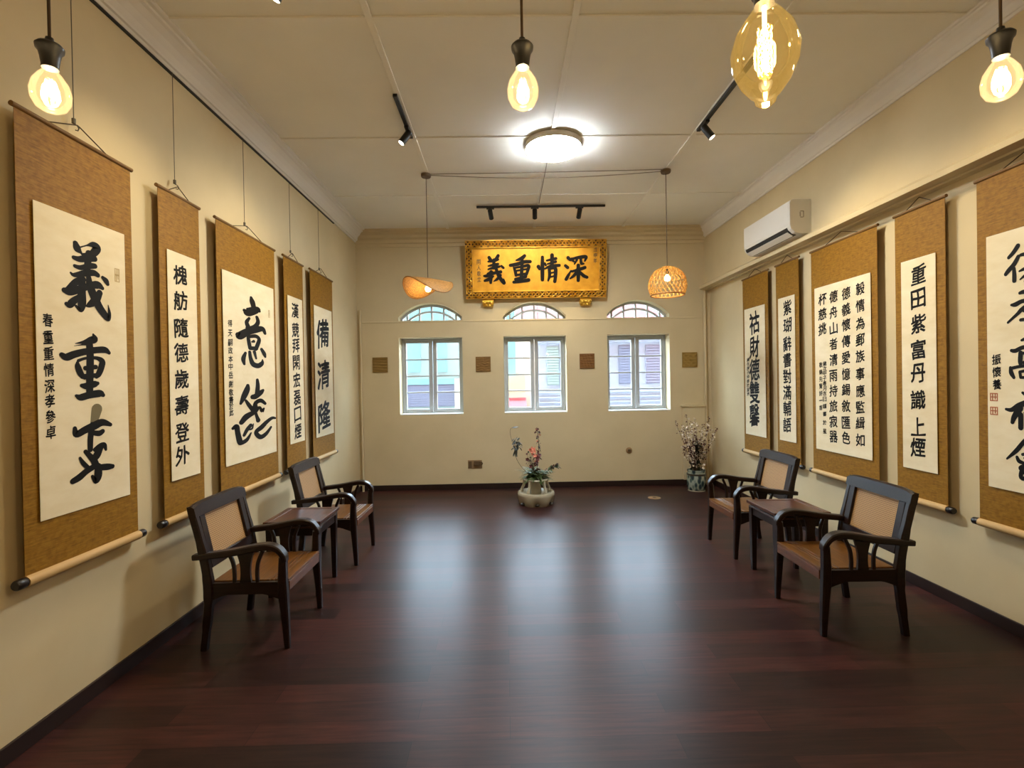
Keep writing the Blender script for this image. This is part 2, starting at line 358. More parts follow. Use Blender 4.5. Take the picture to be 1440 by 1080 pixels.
TYPED={'L1':[('春',-0.216,1.173,0.051,0.061),('重',-0.216,1.093,0.051,0.061),('重',-0.216,1.015,0.051,0.061),('情',-0.216,0.938,0.051,0.061),('深',-0.215,0.861,0.051,0.061),('孝',-0.215,0.79,0.051,0.061),('參',-0.214,0.716,0.051,0.061),('卓',-0.214,0.642,0.051,0.061)],'L2':[('槐',-0.022,1.592,0.139,0.124),('舫',-0.025,1.42,0.139,0.124),('隨',-0.028,1.239,0.139,0.124),('德',-0.03,1.073,0.139,0.124),('歲',-0.033,0.897,0.139,0.123),('壽',-0.036,0.722,0.138,0.123),('登',-0.039,0.542,0.138,0.123),('外',-0.041,0.39,0.138,0.123)],'L3':[('得',-0.33,1.338,0.061,0.053),('天',-0.331,1.26,0.061,0.053),('嗣',-0.332,1.186,0.061,0.053),('政',-0.333,1.123,0.061,0.053),('本',-0.333,1.057,0.061,0.053),('中',-0.334,0.997,0.061,0.053),('岳',-0.335,0.93,0.061,0.053),('謝',-0.336,0.86,0.061,0.053),('敬',-0.336,0.793,0.061,0.053),('書',-0.337,0.736,0.061,0.053),('於',-0.337,0.686,0.061,0.053),('此',-0.337,0.636,0.061,0.053)],'L4':[('漢',-0.003,1.61,0.167,0.148),('競',-0.003,1.411,0.167,0.148),('拜',-0.001,1.249,0.167,0.148),('閑',0.001,1.072,0.168,0.148),('宏',0.002,0.891,0.168,0.148),('磊',0.003,0.71,0.168,0.148),('口',0.004,0.533,0.168,0.147),('煙',0.006,0.363,0.168,0.147)],'L5':[('備',-0.026,1.447,0.396,0.324),('清',-0.026,0.956,0.397,0.323),('隆',-0.025,0.472,0.397,0.322)],'R1':[('祜',0.005,1.612,0.235,0.263),('財',-0.003,1.313,0.236,0.264),('德',-0.011,1.03,0.237,0.265),('雙',-0.019,0.747,0.237,0.266),('馨',-0.026,0.463,0.238,0.267),('歲',-0.166,1.16,0.064,0.045),('在',-0.167,1.106,0.064,0.045),('庚',-0.169,1.052,0.065,0.045),('子',-0.17,0.997,0.065,0.045),('仲',-0.172,0.943,0.065,0.045),('春',-0.173,0.888,0.065,0.045),('於',-0.175,0.834,0.065,0.045),('星',-0.176,0.779,0.065,0.045),('洲',-0.178,0.725,0.065,0.045)],'R2':[('紫',0.025,1.694,0.15,0.155),('瑚',0.02,1.5,0.15,0.155),('辭',0.015,1.298,0.15,0.156),('書',0.01,1.119,0.151,0.156),('對',0.005,0.939,0.151,0.156),('滿',0.001,0.763,0.151,0.157),('輔',-0.004,0.586,0.151,0.157),('語',-0.009,0.406,0.152,0.157)],'R3':[('毅',0.26,1.696,0.103,0.105),('情',0.257,1.547,0.103,0.105),('為',0.255,1.393,0.104,0.105),('郵',0.252,1.251,0.104,0.105),('族',0.25,1.108,0.104,0.105),('事',0.247,0.953,0.104,0.106),('應',0.245,0.804,0.104,0.106),('監',0.242,0.663,0.104,0.106),('緝',0.24,0.523,0.104,0.106),('如',0.237,0.373,0.105,0.106),('德',0.08,1.685,0.107,0.106),('義',0.077,1.541,0.108,0.106),('懷',0.075,1.4,0.108,0.106),('傳',0.072,1.252,0.108,0.106),('愛',0.069,1.103,0.108,0.107),('憶',0.067,0.954,0.108,0.107),('錫',0.064,0.812,0.108,0.107),('敘',0.061,0.663,0.108,0.107),('匯',0.059,0.513,0.109,0.107),('色',0.056,0.372,0.109,0.108),('德',-0.092,1.685,0.111,0.107),('舟',-0.095,1.539,0.111,0.107),('山',-0.098,1.388,0.111,0.107),('者',-0.101,1.24,0.111,0.107),('清',-0.103,1.09,0.111,0.107),('雨',-0.106,0.942,0.111,0.108),('持',-0.109,0.798,0.112,0.108),('旅',-0.112,0.653,0.112,0.108),('寂',-0.115,0.507,0.112,0.108),('器',-0.117,0.363,0.112,0.108),('杯',-0.254,1.687,0.118,0.11),('慈',-0.257,1.543,0.119,0.11),('挑',-0.26,1.398,0.119,0.111),('歲',-0.232,1.06,0.053,0.045),('次',-0.233,1.012,0.053,0.045),('甲',-0.234,0.964,0.053,0.045),('子',-0.235,0.916,0.053,0.045),('春',-0.236,0.867,0.053,0.045),('月',-0.237,0.819,0.054,0.045),('吉',-0.238,0.77,0.054,0.045),('日',-0.239,0.715,0.054,0.045),('謹',-0.24,0.646,0.054,0.045),('書',-0.242,0.57,0.054,0.045),('於',-0.243,0.486,0.054,0.045),('星',-0.245,0.403,0.054,0.045),('敬',-0.292,1.048,0.049,0.049),('錄',-0.293,0.978,0.049,0.049),('先',-0.295,0.909,0.049,0.049),('賢',-0.296,0.839,0.049,0.049),('詩',-0.297,0.769,0.049,0.049),('一',-0.299,0.699,0.049,0.049),('首',-0.3,0.628,0.049,0.049)],'R4':[('重',0.008,1.687,0.127,0.138),('田',0.005,1.507,0.127,0.138),('紫',0.002,1.321,0.128,0.138),('富',-0.001,1.129,0.128,0.139),('丹',-0.004,0.95,0.128,0.139),('識',-0.007,0.75,0.128,0.139),('上',-0.01,0.548,0.129,0.14),('煙',-0.013,0.391,0.129,0.14)],'R5':[('振',-0.213,1.048,0.054,0.063),('懷',-0.212,0.969,0.054,0.063),('養',-0.211,0.891,0.054,0.063)]}

# ------------------------------------------------------------------ large structure
MB().box(XL-0.3, YN-0.3, -0.12, XR+0.3, YF+0.3, 0).build('floor', M['floor'])['kind'] = 'structure'
_fm = bpy.data.objects['floor'].data; _uv = _fm.uv_layers.new(name='grain')
for _lp in _fm.loops: _uv.data[_lp.index].uv = (_fm.vertices[_lp.vertex_index].co.y, _fm.vertices[_lp.vertex_index].co.x)
MB().box(XL-0.3, YN-0.3, ZC, XR+0.3, YF+0.3, ZC+0.15).build('ceiling', M['ceil'])['kind'] = 'structure'
MB().box(XL-0.3, YN-0.3, 0, XL, YF+0.3, ZC).build('wall_left', M['wall'])['kind'] = 'structure'
MB().box(XL, YN-0.3, 0, XR, YN, ZC).build('wall_near', M['wall'])['kind'] = 'structure'
def prism_y(prof, y0, y1):
    return MB().loft([[(x, y, z) for x, z in prof] for y in (y0, y1)])
def prism_x(prof, x0, x1):
    return MB().loft([[(x, y, z) for y, z in prof] for x in (x0, x1)])
# the right wall: recessed below a beam, upper wall in front of it
structure(prism_y([(XR,0),(XR,2.98),(3.12,2.98),(3.12,2.995),(3.02,2.995),(3.02,3.035),(XRU,3.09),(XRU,ZC),(XR+0.3,ZC),(XR+0.3,0)], YN-0.3, YF+0.3).build('wall_right', M['wall']))

WINX = [(-1.592, -0.628), (0.0, 0.960), (1.588, 2.546)]
WZ0, WZ1, FZ0, FZS, FZT = 1.145, 2.325, 2.580, 2.635, 2.848
WALL_T = 0.30
def arch_pts(xa, xb, inset=0.0, n=18, zb=None):
    xm = (xa+xb)/2; h = (xb-xa)/2; sg = FZT-FZS
    R = (h*h + sg*sg)/(2*sg); zc = FZT - R
    r = R - inset; hh = h - inset
    a = math.asin(min(1, hh/r))
    return [(xm + r*math.sin(-a + 2*a*i/n), zc + r*math.cos(-a + 2*a*i/n)) for i in range(n+1)]
def far_wall():
    cu = bpy.data.curves.new('wall_far', 'CURVE'); cu.dimensions = '2D'; cu.fill_mode = 'BOTH'; cu.extrude = WALL_T/2
    loops = [[(XL-0.3,0),(XR+0.3,0),(XR+0.3,ZC),(XL-0.3,ZC)]]
    for xa, xb in WINX:
        loops.append([(xa,WZ0),(xb,WZ0),(xb,WZ1),(xa,WZ1)])
        loops.append([(xa,FZ0)] + arch_pts(xa, xb) + [(xb,FZ0)])
    for lp in loops:
        sp = cu.splines.new('POLY'); sp.points.add(len(lp)-1); sp.use_cyclic_u = True
        for p, q in zip(sp.points, lp): p.co = (q[0], q[1], 0, 1)
    o = bpy.data.objects.new('tmp', cu); link(o); bpy.context.view_layer.update()
    me = o.to_mesh()
    vs_ = [(v.co.x, YF + WALL_T/2 - v.co.z, v.co.y) for v in me.vertices]; fs = [tuple(p.vertices) for p in me.polygons]
    o.to_mesh_clear(); bpy.data.objects.remove(o)
    mb = MB(); mb.add(vs_, fs)
    return structure(mb.build('wall_far', M['wall']))
far_wall()

M['blocker'] = paint('dark_red_blocker', (92, 58, 50), 6)
# unseen upper storeys and flanks, added to block sky light from the facades opposite
structure(MB().box(-50, YF, ZC+0.15, 52, YF+0.3, 30).box(-50, YF, -4, XL-0.3, YF+0.3, ZC+0.15).box(XR+0.3, YF, -4, 52, YF+0.3, ZC+0.15).box(XL-0.3, YF, -4, XR+0.3, YF+0.3, -0.12).build('wall_sky_blocker', M['blocker']))
# baseboards
structure(MB().box(XL, YN, 0, XL+0.014, YF, 0.085).build('baseboard_left', M['baseboard'], bevel=0.003))
structure(MB().box(XR-0.014, YN, 0, XR, YF, 0.085).build('baseboard_right', M['baseboard'], bevel=0.003))
structure(MB().box(XL, YF-0.014, 0, XR, YF, 0.085).build('baseboard_far', M['baseboard'], bevel=0.003))
structure(MB().box(XL, YN, 0, XR, YN+0.014, 0.085).build('baseboard_near', M['baseboard'], bevel=0.003))

# cornices (stepped plaster mouldings)
def corn(p, h):
    return [(0,-h),(0.10*p,-h),(0.14*p,-0.90*h),(0.22*p,-0.88*h),(0.24*p,-0.80*h),(0.34*p,-0.60*h),(0.50*p,-0.40*h),(0.70*p,-0.24*h),(0.80*p,-0.20*h),(0.82*p,-0.12*h),(0.94*p,-0.10*h),(1.0*p,-0.06*h),(1.0*p,0),(0,0)]
structure(prism_y([(XL+a, ZC+b) for a, b in corn(0.175, 0.18)], YN, YF).build('trim_1', M['cornice']))
structure(prism_y([(XRU-a, ZC+b) for a, b in corn(0.11, 0.17)], YN, YF).build('trim_2', M['cornice']))
FAR_CORNICE = [(0,-.25),(.020,-.25),(.020,-.205),(.042,-.195),(.042,-.150),(.030,-.146),(.064,-.118),(.064,-.082),(.052,-.078),(.092,-.050),(.092,-.030),(.120,-.024),(.120,0),(0,0)]
structure(prism_x([(YF-a, ZC+b) for a, b in FAR_CORNICE], XL, XRU).build('trim_3', M['wall']))
# ceiling battens over the panel joints
k = 4
for y, w in ((1.70,0.05),(3.17,0.05),(4.72,0.04),(6.19,0.035)):
    structure(MB().box(XL+0.15, y-w/2, ZC-0.012, XRU-0.09, y+w/2, ZC).build('trim_%d' % k, M['ceil'], bevel=0.003)); k += 1
for x in (-0.81, 0.49, 1.83):
    structure(MB().box(x-0.022, YN, ZC-0.014, x+0.022, YF-0.1, ZC).build('trim_%d' % k, M['ceil'], bevel=0.003)); k += 1
# faint ledge along the far wall below the fanlights, corner strips, boxed corner
structure(MB().box(XL, YF-0.010, 2.555, XR, YF, 2.574).build('trim_%d' % k, M['wall'], bevel=0.003)); k += 1
structure(MB().tube([(3.085,7.575,0),(3.085,7.575,2.96)], 0.022, 10).build('trim_%d' % k, M['wall'], smooth=True)); k += 1
structure(MB().tube([(-2.165,7.578,0),(-2.165,7.578,2.75)], 0.018, 10).build('trim_%d' % k, M['wall'], smooth=True)); k += 1
structure(MB().box(2.72,YF-0.05,0.085,3.06,YF,1.20).box(2.70,YF-0.07,1.20,3.06,YF,1.225).build('trim_%d' % k, M['wall'], bevel=0.004)); k += 1
# thin dark picture rail on the left wall
structure(MB().box(XL, YN, 3.756, XL+0.016, 6.62, 3.767).build('trim_%d' % k, M['black'])); k += 1

# ------------------------------------------------------------------ windows
def window(i, xa, xb):
    w = link(bpy.data.objects.new('window_%d' % i, None)); w.empty_display_size = .1
    w.location = ((xa+xb)/2, YF+0.19, WZ0); structure(w)
    W = xb-xa; Hh = WZ1-WZ0
    fr = MB(); t = 0.035
    fr.box(-W/2,0,0,-W/2+t,0.07,Hh).box(W/2-t,0,0,W/2,0.07,Hh).box(-W/2+t,0,0,W/2-t,0.07,t).box(-W/2+t,0,Hh-t,W/2-t,0.07,Hh)
    fr.build('window_frame', M['frame'], w, bevel=0.004)
    MB().box(-W/2,-0.19,0,W/2,0,0.018).build('window_sill', M['white'], w, bevel=0.004)
    for sgn in (-1, 1):
        x0, x1 = (-W/2+t, -0.004) if sgn < 0 else (0.004, W/2-t)
        z0, z1 = t, Hh-t; s = 0.036; ms = 0.058
        cs = MB(); y0, y1 = 0.012, 0.052
        l_, r_ = (s, ms) if sgn < 0 else (ms, s)
        cs.box(x0,y0,z0,x0+l_,y1,z1).box(x1-r_,y0,z0,x1,y1,z1).box(x0+l_,y0,z0,x1-r_,y1,z0+s+0.01).box(x0+l_,y0,z1-s,x1-r_,y1,z1)
        gx0, gx1, gz0, gz1 = x0+l_, x1-r_, z0+s+0.01, z1-s
        for q in (1,2,3):
            zz = gz0 + (gz1-gz0)*q/4
            cs.box(gx0, y0+0.006, zz-0.011, gx1, y1-0.006, zz+0.011)
        c = cs.build('casement', M['frame'], w, bevel=0.003)
        MB().box(gx0-0.006, 0.029, gz0-0.006, gx1+0.006, 0.034, gz1+0.006).build('window_pane', M['pane'], c)
def fanlight(i, xa, xb):
    w = link(bpy.data.objects.new('window_%d' % i, None)); w.empty_display_size = .1
    xm = (xa+xb)/2; w.location = (xm, YF+0.15, FZ0); structure(w)
    fr = MB(); y0, y1 = 0.0, 0.05
    out_ = [(xa, FZ0)] + arch_pts(xa, xb) + [(xb, FZ0)]
    def ring(ins, wd):
        a = arch_pts(xa, xb, ins); b = arch_pts(xa, xb, ins+wd)
        a = [(a[0][0], FZ0)] + a + [(a[-1][0], FZ0)]; b = [(b[0][0], FZ0)] + b + [(b[-1][0], FZ0)]
        fr.loft([[(p[0]-xm, y0, p[1]-FZ0), (q[0]-xm, y0, q[1]-FZ0), (q[0]-xm, y1, q[1]-FZ0), (p[0]-xm, y1, p[1]-FZ0)] for p, q in zip(a, b)])
    ring(0.0, 0.035)
    fr.box(xa-xm+.03, y0, 0, xb-xm-.03, y1, 0.02)
    h = (xb-xa)/2; sg = FZT-FZS; R = (h*h+sg*sg)/(2*sg); zc = FZT-R-FZ0
    ring(0.100, 0.028)
    for dx in (-0.375, -0.185, 0.003, 0.19, 0.38):
        zt = zc + math.sqrt(max(0, R*R-dx*dx)) - 0.03
        fr.box(dx-0.013, y0+.006, 0.018, dx+0.013, y1-.006, zt)
    fr.build('window_frame', M['frame'], w)
    pn = MB(); pts = [(p[0]-xm, p[1]-FZ0) for p in out_]
    n = len(pts)
    pn.loft([[(p[0], y, p[1]) for p in pts] for y in (0.024, 0.029)])
    pn.build('window_pane', M['pane'], w)
for i, (xa, xb) in enumerate(WINX):
    window(i+1, xa, xb); fanlight(i+4, xa, xb)
    # light from the sky gathers through each opening
    for z0, z1 in ((WZ0, WZ1), (FZ0, FZT)):
        ld = bpy.data.lights.new('sky_portal', 'AREA'); ld.shape = 'RECTANGLE'; ld.size = xb-xa; ld.size_y = z1-z0
        ld.cycles.is_portal = True
        lo = link(bpy.data.objects.new('sky_portal', ld)); lo.location = ((xa+xb)/2, YF+0.29, (z0+z1)/2)
        lo.rotation_euler = (-PI/2, 0, 0)

# ------------------------------------------------------------------ the street outside
YB = 18.0
M['teal'] = paint('teal_render', (122, 168, 172), 6)
M['pale_teal'] = paint('pale_green_render', (150, 172, 166), 5)
M['blue_white'] = paint('blue_white_render', (164, 176, 188), 4)
M['cream_out'] = paint('cream_render', (196, 188, 168), 4)
M['yellow_out'] = paint('yellow_sign_paint', (204, 184, 136), 4)
M['pink_out'] = paint('pink_render', (196, 152, 150), 4)
M['shutter'] = mat('grey_blue_shutter', (118, 128, 148), 0.6)
M['shutter_lilac'] = mat('lilac_grey_shutter', (132, 134, 150), 0.6)
M['dark_pane'] = mat('dark_shop_glass', (86, 96, 112), 0.2)
M['awning'] = mat('red_awning', (192, 78, 80), 0.7)
M['asphalt'] = mat('dark_wet_street', (62, 63, 66), 0.8)
st = MB().box(-30, YF+1.2, -4.15, 34, 40, -4.0).build('ground_street', M['asphalt']); structure(st)

def slats(mb, x0, x1, z0, z1, y, n):
    for i in range(n):
        z = z0 + (z1-z0)*(i+0.5)/n; h = (z1-z0)/n*0.38
        mb.box(x0, y-0.03, z-h, x1, y, z+h)
tb = thing('shophouse', 'pale teal shophouse with grey shutters across the street, seen through the leftmost window', 'building', (-4.0, YB, -4.0), 0, 'shophouses across the street')
def rel(mb, root): 
    lx, ly, lz = root.location
    mb.v = [(x-lx, y-ly, z-lz) for x, y, z in mb.v]; return mb
rel(MB().box(-9, YB, -4, 0.04, YB+4, 4.6), tb).build('wall', M['pale_teal'], tb)
rel(MB().box(-3.9, YB-0.1, 1.55, -1.4, YB, 1.75), tb).build('moulding', M['teal'], tb)
for _q in ((-2.55,2.0,-2.05,3.1),(-3.45,2.0,-3.0,3.1),(-3.4,3.75,-2.0,4.45)):
    rel(MB().box(_q[0], YB-0.06, _q[1], _q[2], YB, _q[3]), tb).build('window', M['teal'], tb)
s_ = MB(); s_.box(-4.2, YB-0.05, 0.75, -1.75, YB, 1.55); slats(s_, -4.2, -1.75, 0.78, 1.52, YB-0.05, 9)
rel(s_, tb).build('shutter', M['shutter'], tb)
rel(MB().box(-4.2, YB-0.08, 0.0, -2.85, YB, 0.55), tb).build('window', M['dark_pane'], tb)
rel(MB().box(-2.55, YB-0.08, 0.0, -1.6, YB, 0.55), tb).build('window', M['shutter_lilac'], tb)
rel(MB().box(-1.78, YB-0.14, 0.60, -1.30, YB, 1.75), tb).build('sign_board', M['cream_out'], tb)
cb = thing('shophouse', 'narrow cream shophouse with yellow board and red awning across the street, through the middle window', 'building', (0.8, YB, -4.0), 0, 'shophouses across the street')
rel(MB().box(0.05, YB, -4, 1.24, YB+4, 3.75), cb).build('wall', M['cream_out'], cb)
rel(MB().box(0.10, YB-0.12, 1.75, 0.42, YB, 4.6), cb).build('pilaster', M['teal'], cb)
rel(MB().box(0.06, YB-0.24, 1.20, 0.74, YB-0.125, 1.80), cb).build('sign_board', M['yellow_out'], cb)
aw = MB().loft([[(x, YB, 1.02), (x, YB-0.75, 0.62), (x, YB-0.75, 0.45), (x, YB, 0.45)] for x in (0.05, 0.78)])
rel(aw, cb).build('awning', M['awning'], cb)
rel(MB().box(0.45, YB-0.10, 3.75, 1.24, YB+4, 4.6), cb).build('upper_wall', M['pink_out'], cb)
wb = thing('shophouse', 'blue white shophouse with tall grey louvred shutters across the street, through the rightmost window', 'building', (5.0, YB, -4.0), 0, 'shophouses across the street')
rel(MB().box(1.25, YB, -4, 12, YB+4, 3.75), wb).build('wall', M['blue_white'], wb)
rel(MB().box(1.25, YB-0.10, 3.75, 12, YB+4, 4.6), wb).build('upper_wall', M['pink_out'], wb)
cn = MB(); cn.box(1.25, YB-0.18, 3.05, 12, YB, 3.30).box(1.25,YB-.10,2.95,12,YB,3.05)
for z in (0.55, 0.80, 0.98, 1.16): cn.box(1.25, YB-0.08, z, 12, YB, z+0.05)
for x in (2.05, 3.6, 6.3, 7.9): cn.box(x, YB-0.10, 1.2, x+0.14, YB, 3.05)
rel(cn, wb).build('moulding', M['blue_white'], wb)
for x0, x1, m in ((1.55,1.98,'pale_teal'), (4.16,4.58,'shutter'), (5.14,5.66,'shutter_lilac'), (6.9,7.4,'shutter')):
    s_ = MB(); s_.box(x0, YB-0.04, 1.45, x1, YB, 2.85); slats(s_, x0, x1, 1.48, 2.82, YB-0.04, 14)
    rel(s_, wb).build('shutter', M[m], wb)

# ------------------------------------------------------------------ brush writing
_glyph = {}
def glyph(ch):
    """outline mesh of one written character, fitted to a unit box around the origin"""
    if ch in _glyph: return _glyph[ch]
    c = bpy.data.curves.new('t', 'FONT'); c.body = ch; c.fill_mode = 'FRONT'; c.offset = 0.0; c.resolution_u = 3
    o = link(bpy.data.objects.new('t', c)); bpy.context.view_layer.update()
    me = o.to_mesh()
    vs_ = [(v.co.x, v.co.y) for v in me.vertices]; fs = [tuple(p.vertices) for p in me.polygons]
    o.to_mesh_clear(); bpy.data.objects.remove(o); bpy.data.curves.remove(c)
    xs = [v[0] for v in vs_]; ys = [v[1] for v in vs_]
    x0, x1, y0, y1 = min(xs), max(xs), min(ys), max(ys)
    sx = max(x1-x0, 0.55); sy = max(y1-y0, 0.55)
    vs_ = [((x-(x0+x1)/2)/sx, (y-(y0+y1)/2)/sy) for x, y in vs_]
    _glyph[ch] = (vs_, fs)
    return _glyph[ch]
def write_glyph(mb, ch, u, v, w, h, y, rnd):
    vs_, fs = glyph(ch)
    sl = rnd.uniform(0.05, 0.14); sh = rnd.uniform(-0.06, 0.06); ph = rnd.uniform(0, 6)
    for k2, (ox, oz) in enumerate(((0,0),(0.018,0.026),(-0.018,-0.026),(0.024,-0.012),(-0.024,0.012))):   # the pressed brush thickens each stroke
        out = []
        for a, b in vs_:
            b2 = b + sl*a*(w/h if h else 1) + 0.022*math.sin(a*7+ph) + oz; a2 = a + sh*b + 0.022*math.sin(b*8+ph*2) + ox
            out.append((u + a2*w, y - k2*0.00003, v + b2*h))
        mb.add(out, fs)
def write_strokes(mb, item, y, press=1.0):
    u0, v0, su, sv, g, rows = item
    for si, row in enumerate(rows):
        pts = [(row[i], row[i+1], row[i+2]*press) for i in range(0, len(row), 3)]
        c = catmull(pts, 7); n = len(c)
        L = []; R = []; dirs = []
        for i in range(n):
            a = c[max(i-1,0)]; b = c[min(i+1,n-1)]; dx, dy = b[0]-a[0], b[1]-a[1]; l = math.hypot(dx, dy) or 1
            dirs.append((dx/l, dy/l)); r = max(c[i][2], 4)/2
            L.append((c[i][0]-dy/l*r, c[i][1]+dx/l*r)); R.append((c[i][0]+dy/l*r, c[i][1]-dx/l*r))
        def capf(i, s):
            r = max(c[i][2],4)/2; dx, dy = dirs[i]; a0 = math.atan2(dy, dx) + (0 if s > 0 else PI)
            return [(c[i][0]+r*math.cos(a0+PI/2-PI*k/8), c[i][1]+r*math.sin(a0+PI/2-PI*k/8)) for k in range(9)]
        def put(p2, faces): mb.add([(u0+p[0]*su, y-si*0.00004, v0+p[1]*sv) for p in p2], faces)
        put(L+R, [(i, i+1, n+i+1, n+i) for i in range(n-1)])
        for cp in (capf(0,-1), capf(n-1,1)):
            put(cp, [tuple(range(9))])

# ------------------------------------------------------------------ hanging scrolls
def scroll(side, yc, z0, ztop, w, pw, pz0, pz1, label, group, key, small=None, seals=()):
    rnd = random.Random(key)
    X, rz = ((-2.16, PI/2) if side == 'L' else (3.12, -PI/2))
    r = thing('hanging_scroll', label, 'scroll', (X, yc, z0), rz, group)
    H = ztop - z0
    # silk mount: thin, very slightly wavy cloth
    nx, nz = 10, 28; g = []; ph = rnd.uniform(0, 6)
    def yy(a, b): return 0.004*math.sin(b*5+ph)*math.sin(PI*a) + 0.003*(2*a-1)**2
    top = [(-w/2 + w*i/nx, yy(i/nx, j/nz), H*j/nz) for j in range(nz+1) for i in range(nx+1)]
    back = [(x, y+0.002, z) for x, y, z in top]; N = len(top)
    fs = []
    for j in range(nz):
        for i in range(nx):
            a = j*(nx+1)+i; fs += [(a, a+1, a+nx+2, a+nx+1), (N+a, N+a+nx+1, N+a+nx+2, N+a+1)]
    edge = [i for i in range(nx+1)] + [(j+1)*(nx+1)-1 for j in range(1, nz+1)] + [nz*(nx+1)+i for i in range(nx-1,-1,-1)] + [j*(nx+1) for j in range(nz-1,0,-1)]
    for a, b in zip(edge, edge[1:]+edge[:1]): fs.append((a, N+a, N+b, b))
    MB().add(top+back, fs).build('silk_mount', M['brocade'], r, smooth=True)
    p = MB().box(-pw/2, -0.0075, pz0-z0, pw/2, -0.0055, pz1-z0).build('paper_panel', M['paper'], r)
    ink = MB(); fad = MB()
    for it in TRACED.get(key, []): write_strokes(fad if it[4] else ink, it, -0.0085 if not it[4] else -0.0080)
    for (ch, u, v, cw, chh) in TYPED.get(key, []):
        write_glyph(ink if not (small and small(u)) else SM.setdefault(round(u/0.03), MB()), ch, u, v, abs(cw), chh, -0.0085, rnd)
    if ink.v: ink.build('calligraphy', M['ink'], p)
    if fad.v: fad.build('pale_brush_stroke', M['faded_ink'], p)
    if small:
        for c_ in SM.values(): c_.build('inscription', M['ink'], p)
        SM.clear()
    for (u, v, s, h, mname) in seals:
        sb = MB(); t = s*0.12
        sb.box(u-s/2, -0.0085, v-h/2, u+s/2, -0.0078, v-h/2+t).box(u-s/2, -0.0085, v+h/2-t, u+s/2, -0.0078, v+h/2).box(u-s/2, -0.0085, v-h/2+t, u-s/2+t, -0.0078, v+h/2-t).box(u+s/2-t, -0.0085, v-h/2+t, u+s/2, -0.0078, v+h/2-t)
        sb.box(u-s*.22, -0.0085, v-h/2+t, u-s*.10, -0.0078, v+h/2-t).box(u+s*.12, -0.0085, v-h*.3, u+s*.24, -0.0078, v+h/2-t).box(u-s*.38, -0.0085, v-h*.05, u+s*.38, -0.0078, v+h*.07)
        sb.build('seal_stamp', M[mname], p)
    MB().tube([(-w/2-0.012, 0.004, H+0.004), (w/2+0.012, 0.004, H+0.004)], 0.012, 10).build('top_rod', M['dark_brocade'], r, smooth=True)
    ro = MB().tube([(-w/2, 0.004, -0.018), (w/2, 0.004, -0.018)], 0.026, 16).build('roller', M['roller'], r, smooth=True)
    for s in (-1, 1):
        MB().tube([(s*w/2, 0.004, -0.018), (s*(w/2+0.004), 0.004, -0.018), (s*(w/2+0.04), 0.004, -0.018), (s*(w/2+0.047), 0.004, -0.018)], [0.022,0.024,0.024,0.019], 14).build('knob', M['dark_knob'], ro, smooth=True)
    hk = min(0.10, 0.16*w+0.02)
    MB().tube([(-w*0.26, 0.004, H+0.012), (-w*0.02, 0.010, H+hk*0.8), (0, 0.012, H+hk*0.85), (w*0.02, 0.010, H+hk*0.8), (w*0.26, 0.004, H+0.012)], 0.0032, 6).build('hanging_cord', M['cord'], r)
    return r
M['dark_brocade'] = mat('dark_rod_cloth', (116, 82, 34), 0.6)
SM = {}
LG, RG = 'calligraphy scrolls on the left wall', 'calligraphy scrolls on the right wall'
scroll('L', 2.605, .80, 2.915, .69, .55, 1.035, 2.52, 'nearest gold scroll on left wall with three big black characters and grey smudge', LG, 'L1', lambda u: u < -0.1, [(0.215, 1.475, 0.035, 0.075, 'pale_seal')])
scroll('L', 3.39, .80, 2.915, .42, .30, 1.035, 2.535, 'narrow gold scroll with eight small characters behind the nearest left chair', LG, 'L2')
scroll('L', 4.29, .80, 2.92, .96, .85, 1.02, 2.545, 'gold scroll on left wall with two huge characters and a fine side column', LG, 'L3', lambda u: u < -0.1, [(0.33, 1.50, 0.03, 0.07, 'pale_seal')])
scroll('L', 5.20, .80, 2.925, .47, .36, 1.045, 2.545, 'thin gold scroll on left wall, fourth from the near end, with tiny characters', LG, 'L4')
scroll('L', 6.00, .80, 2.94, .72, .58, 1.03, 2.55, 'gold scroll nearest the far left corner with three dark characters', LG, 'L5')
scroll('R', 6.13, .70, 2.895, .62, .50, .91, 2.505, 'gold scroll nearest the far right corner with five bold characters', RG, 'R1', lambda u: u < -0.1)
scroll('R', 5.43, .70, 2.895, .44, .32, .925, 2.515, 'thin gold scroll on right wall with one column of eight small characters', RG, 'R2')
scroll('R', 4.55, .70, 2.885, .89, .76, .915, 2.51, 'wide gold scroll on right wall filled with four columns of small writing', RG, 'R3', lambda u: u < -0.26)
scroll('R', 3.69, .70, 2.89, .45, .31, .92, 2.515, 'narrow gold scroll on right wall with well spaced characters behind the nearest right chair', RG, 'R4')
scroll('R', 2.885, .68, 2.895, .69, .545, .915, 2.515, 'gold scroll cut by the right edge with large black characters and two red seals', RG, 'R5', lambda u: u < -0.17, [(-0.232, 0.81, 0.05, 0.052, 'seal'), (-0.232, 0.722, 0.05, 0.052, 'seal')])
# steel wires that hang the left scrolls from the rail
for i, (y, zt, lab) in enumerate(((2.605,2.99,'thin hanging wire above the nearest left scroll'),(3.39,2.99,'thin hanging wire above the narrow second left scroll'),(4.29,3.01,'thin hanging wire above the left scroll with two huge characters'),(5.20,3.00,'thin hanging wire above the thin fourth left scroll'),(6.00,3.03,'thin hanging wire above the scroll by the far left corner'))):
    w = thing('hanging_wire', lab, 'wire', (XL+0.03, y, 2.99), 0, 'hanging wires on the left wall')
    MB().tube([(0,0,0.02),(0,0,0.765)], 0.0022, 6).build('wire', M['wire'], w)
    MB().tube([(0,0,0.045),(0,0,0.02)], 0.009, 8).tube([(0,0,0.02),(0.018,0,0.008),(0.026,0,-0.006),(0.020,0,-0.018),(0.008,0,-0.014)], 0.003, 6).build('hook', M['wire'], w)

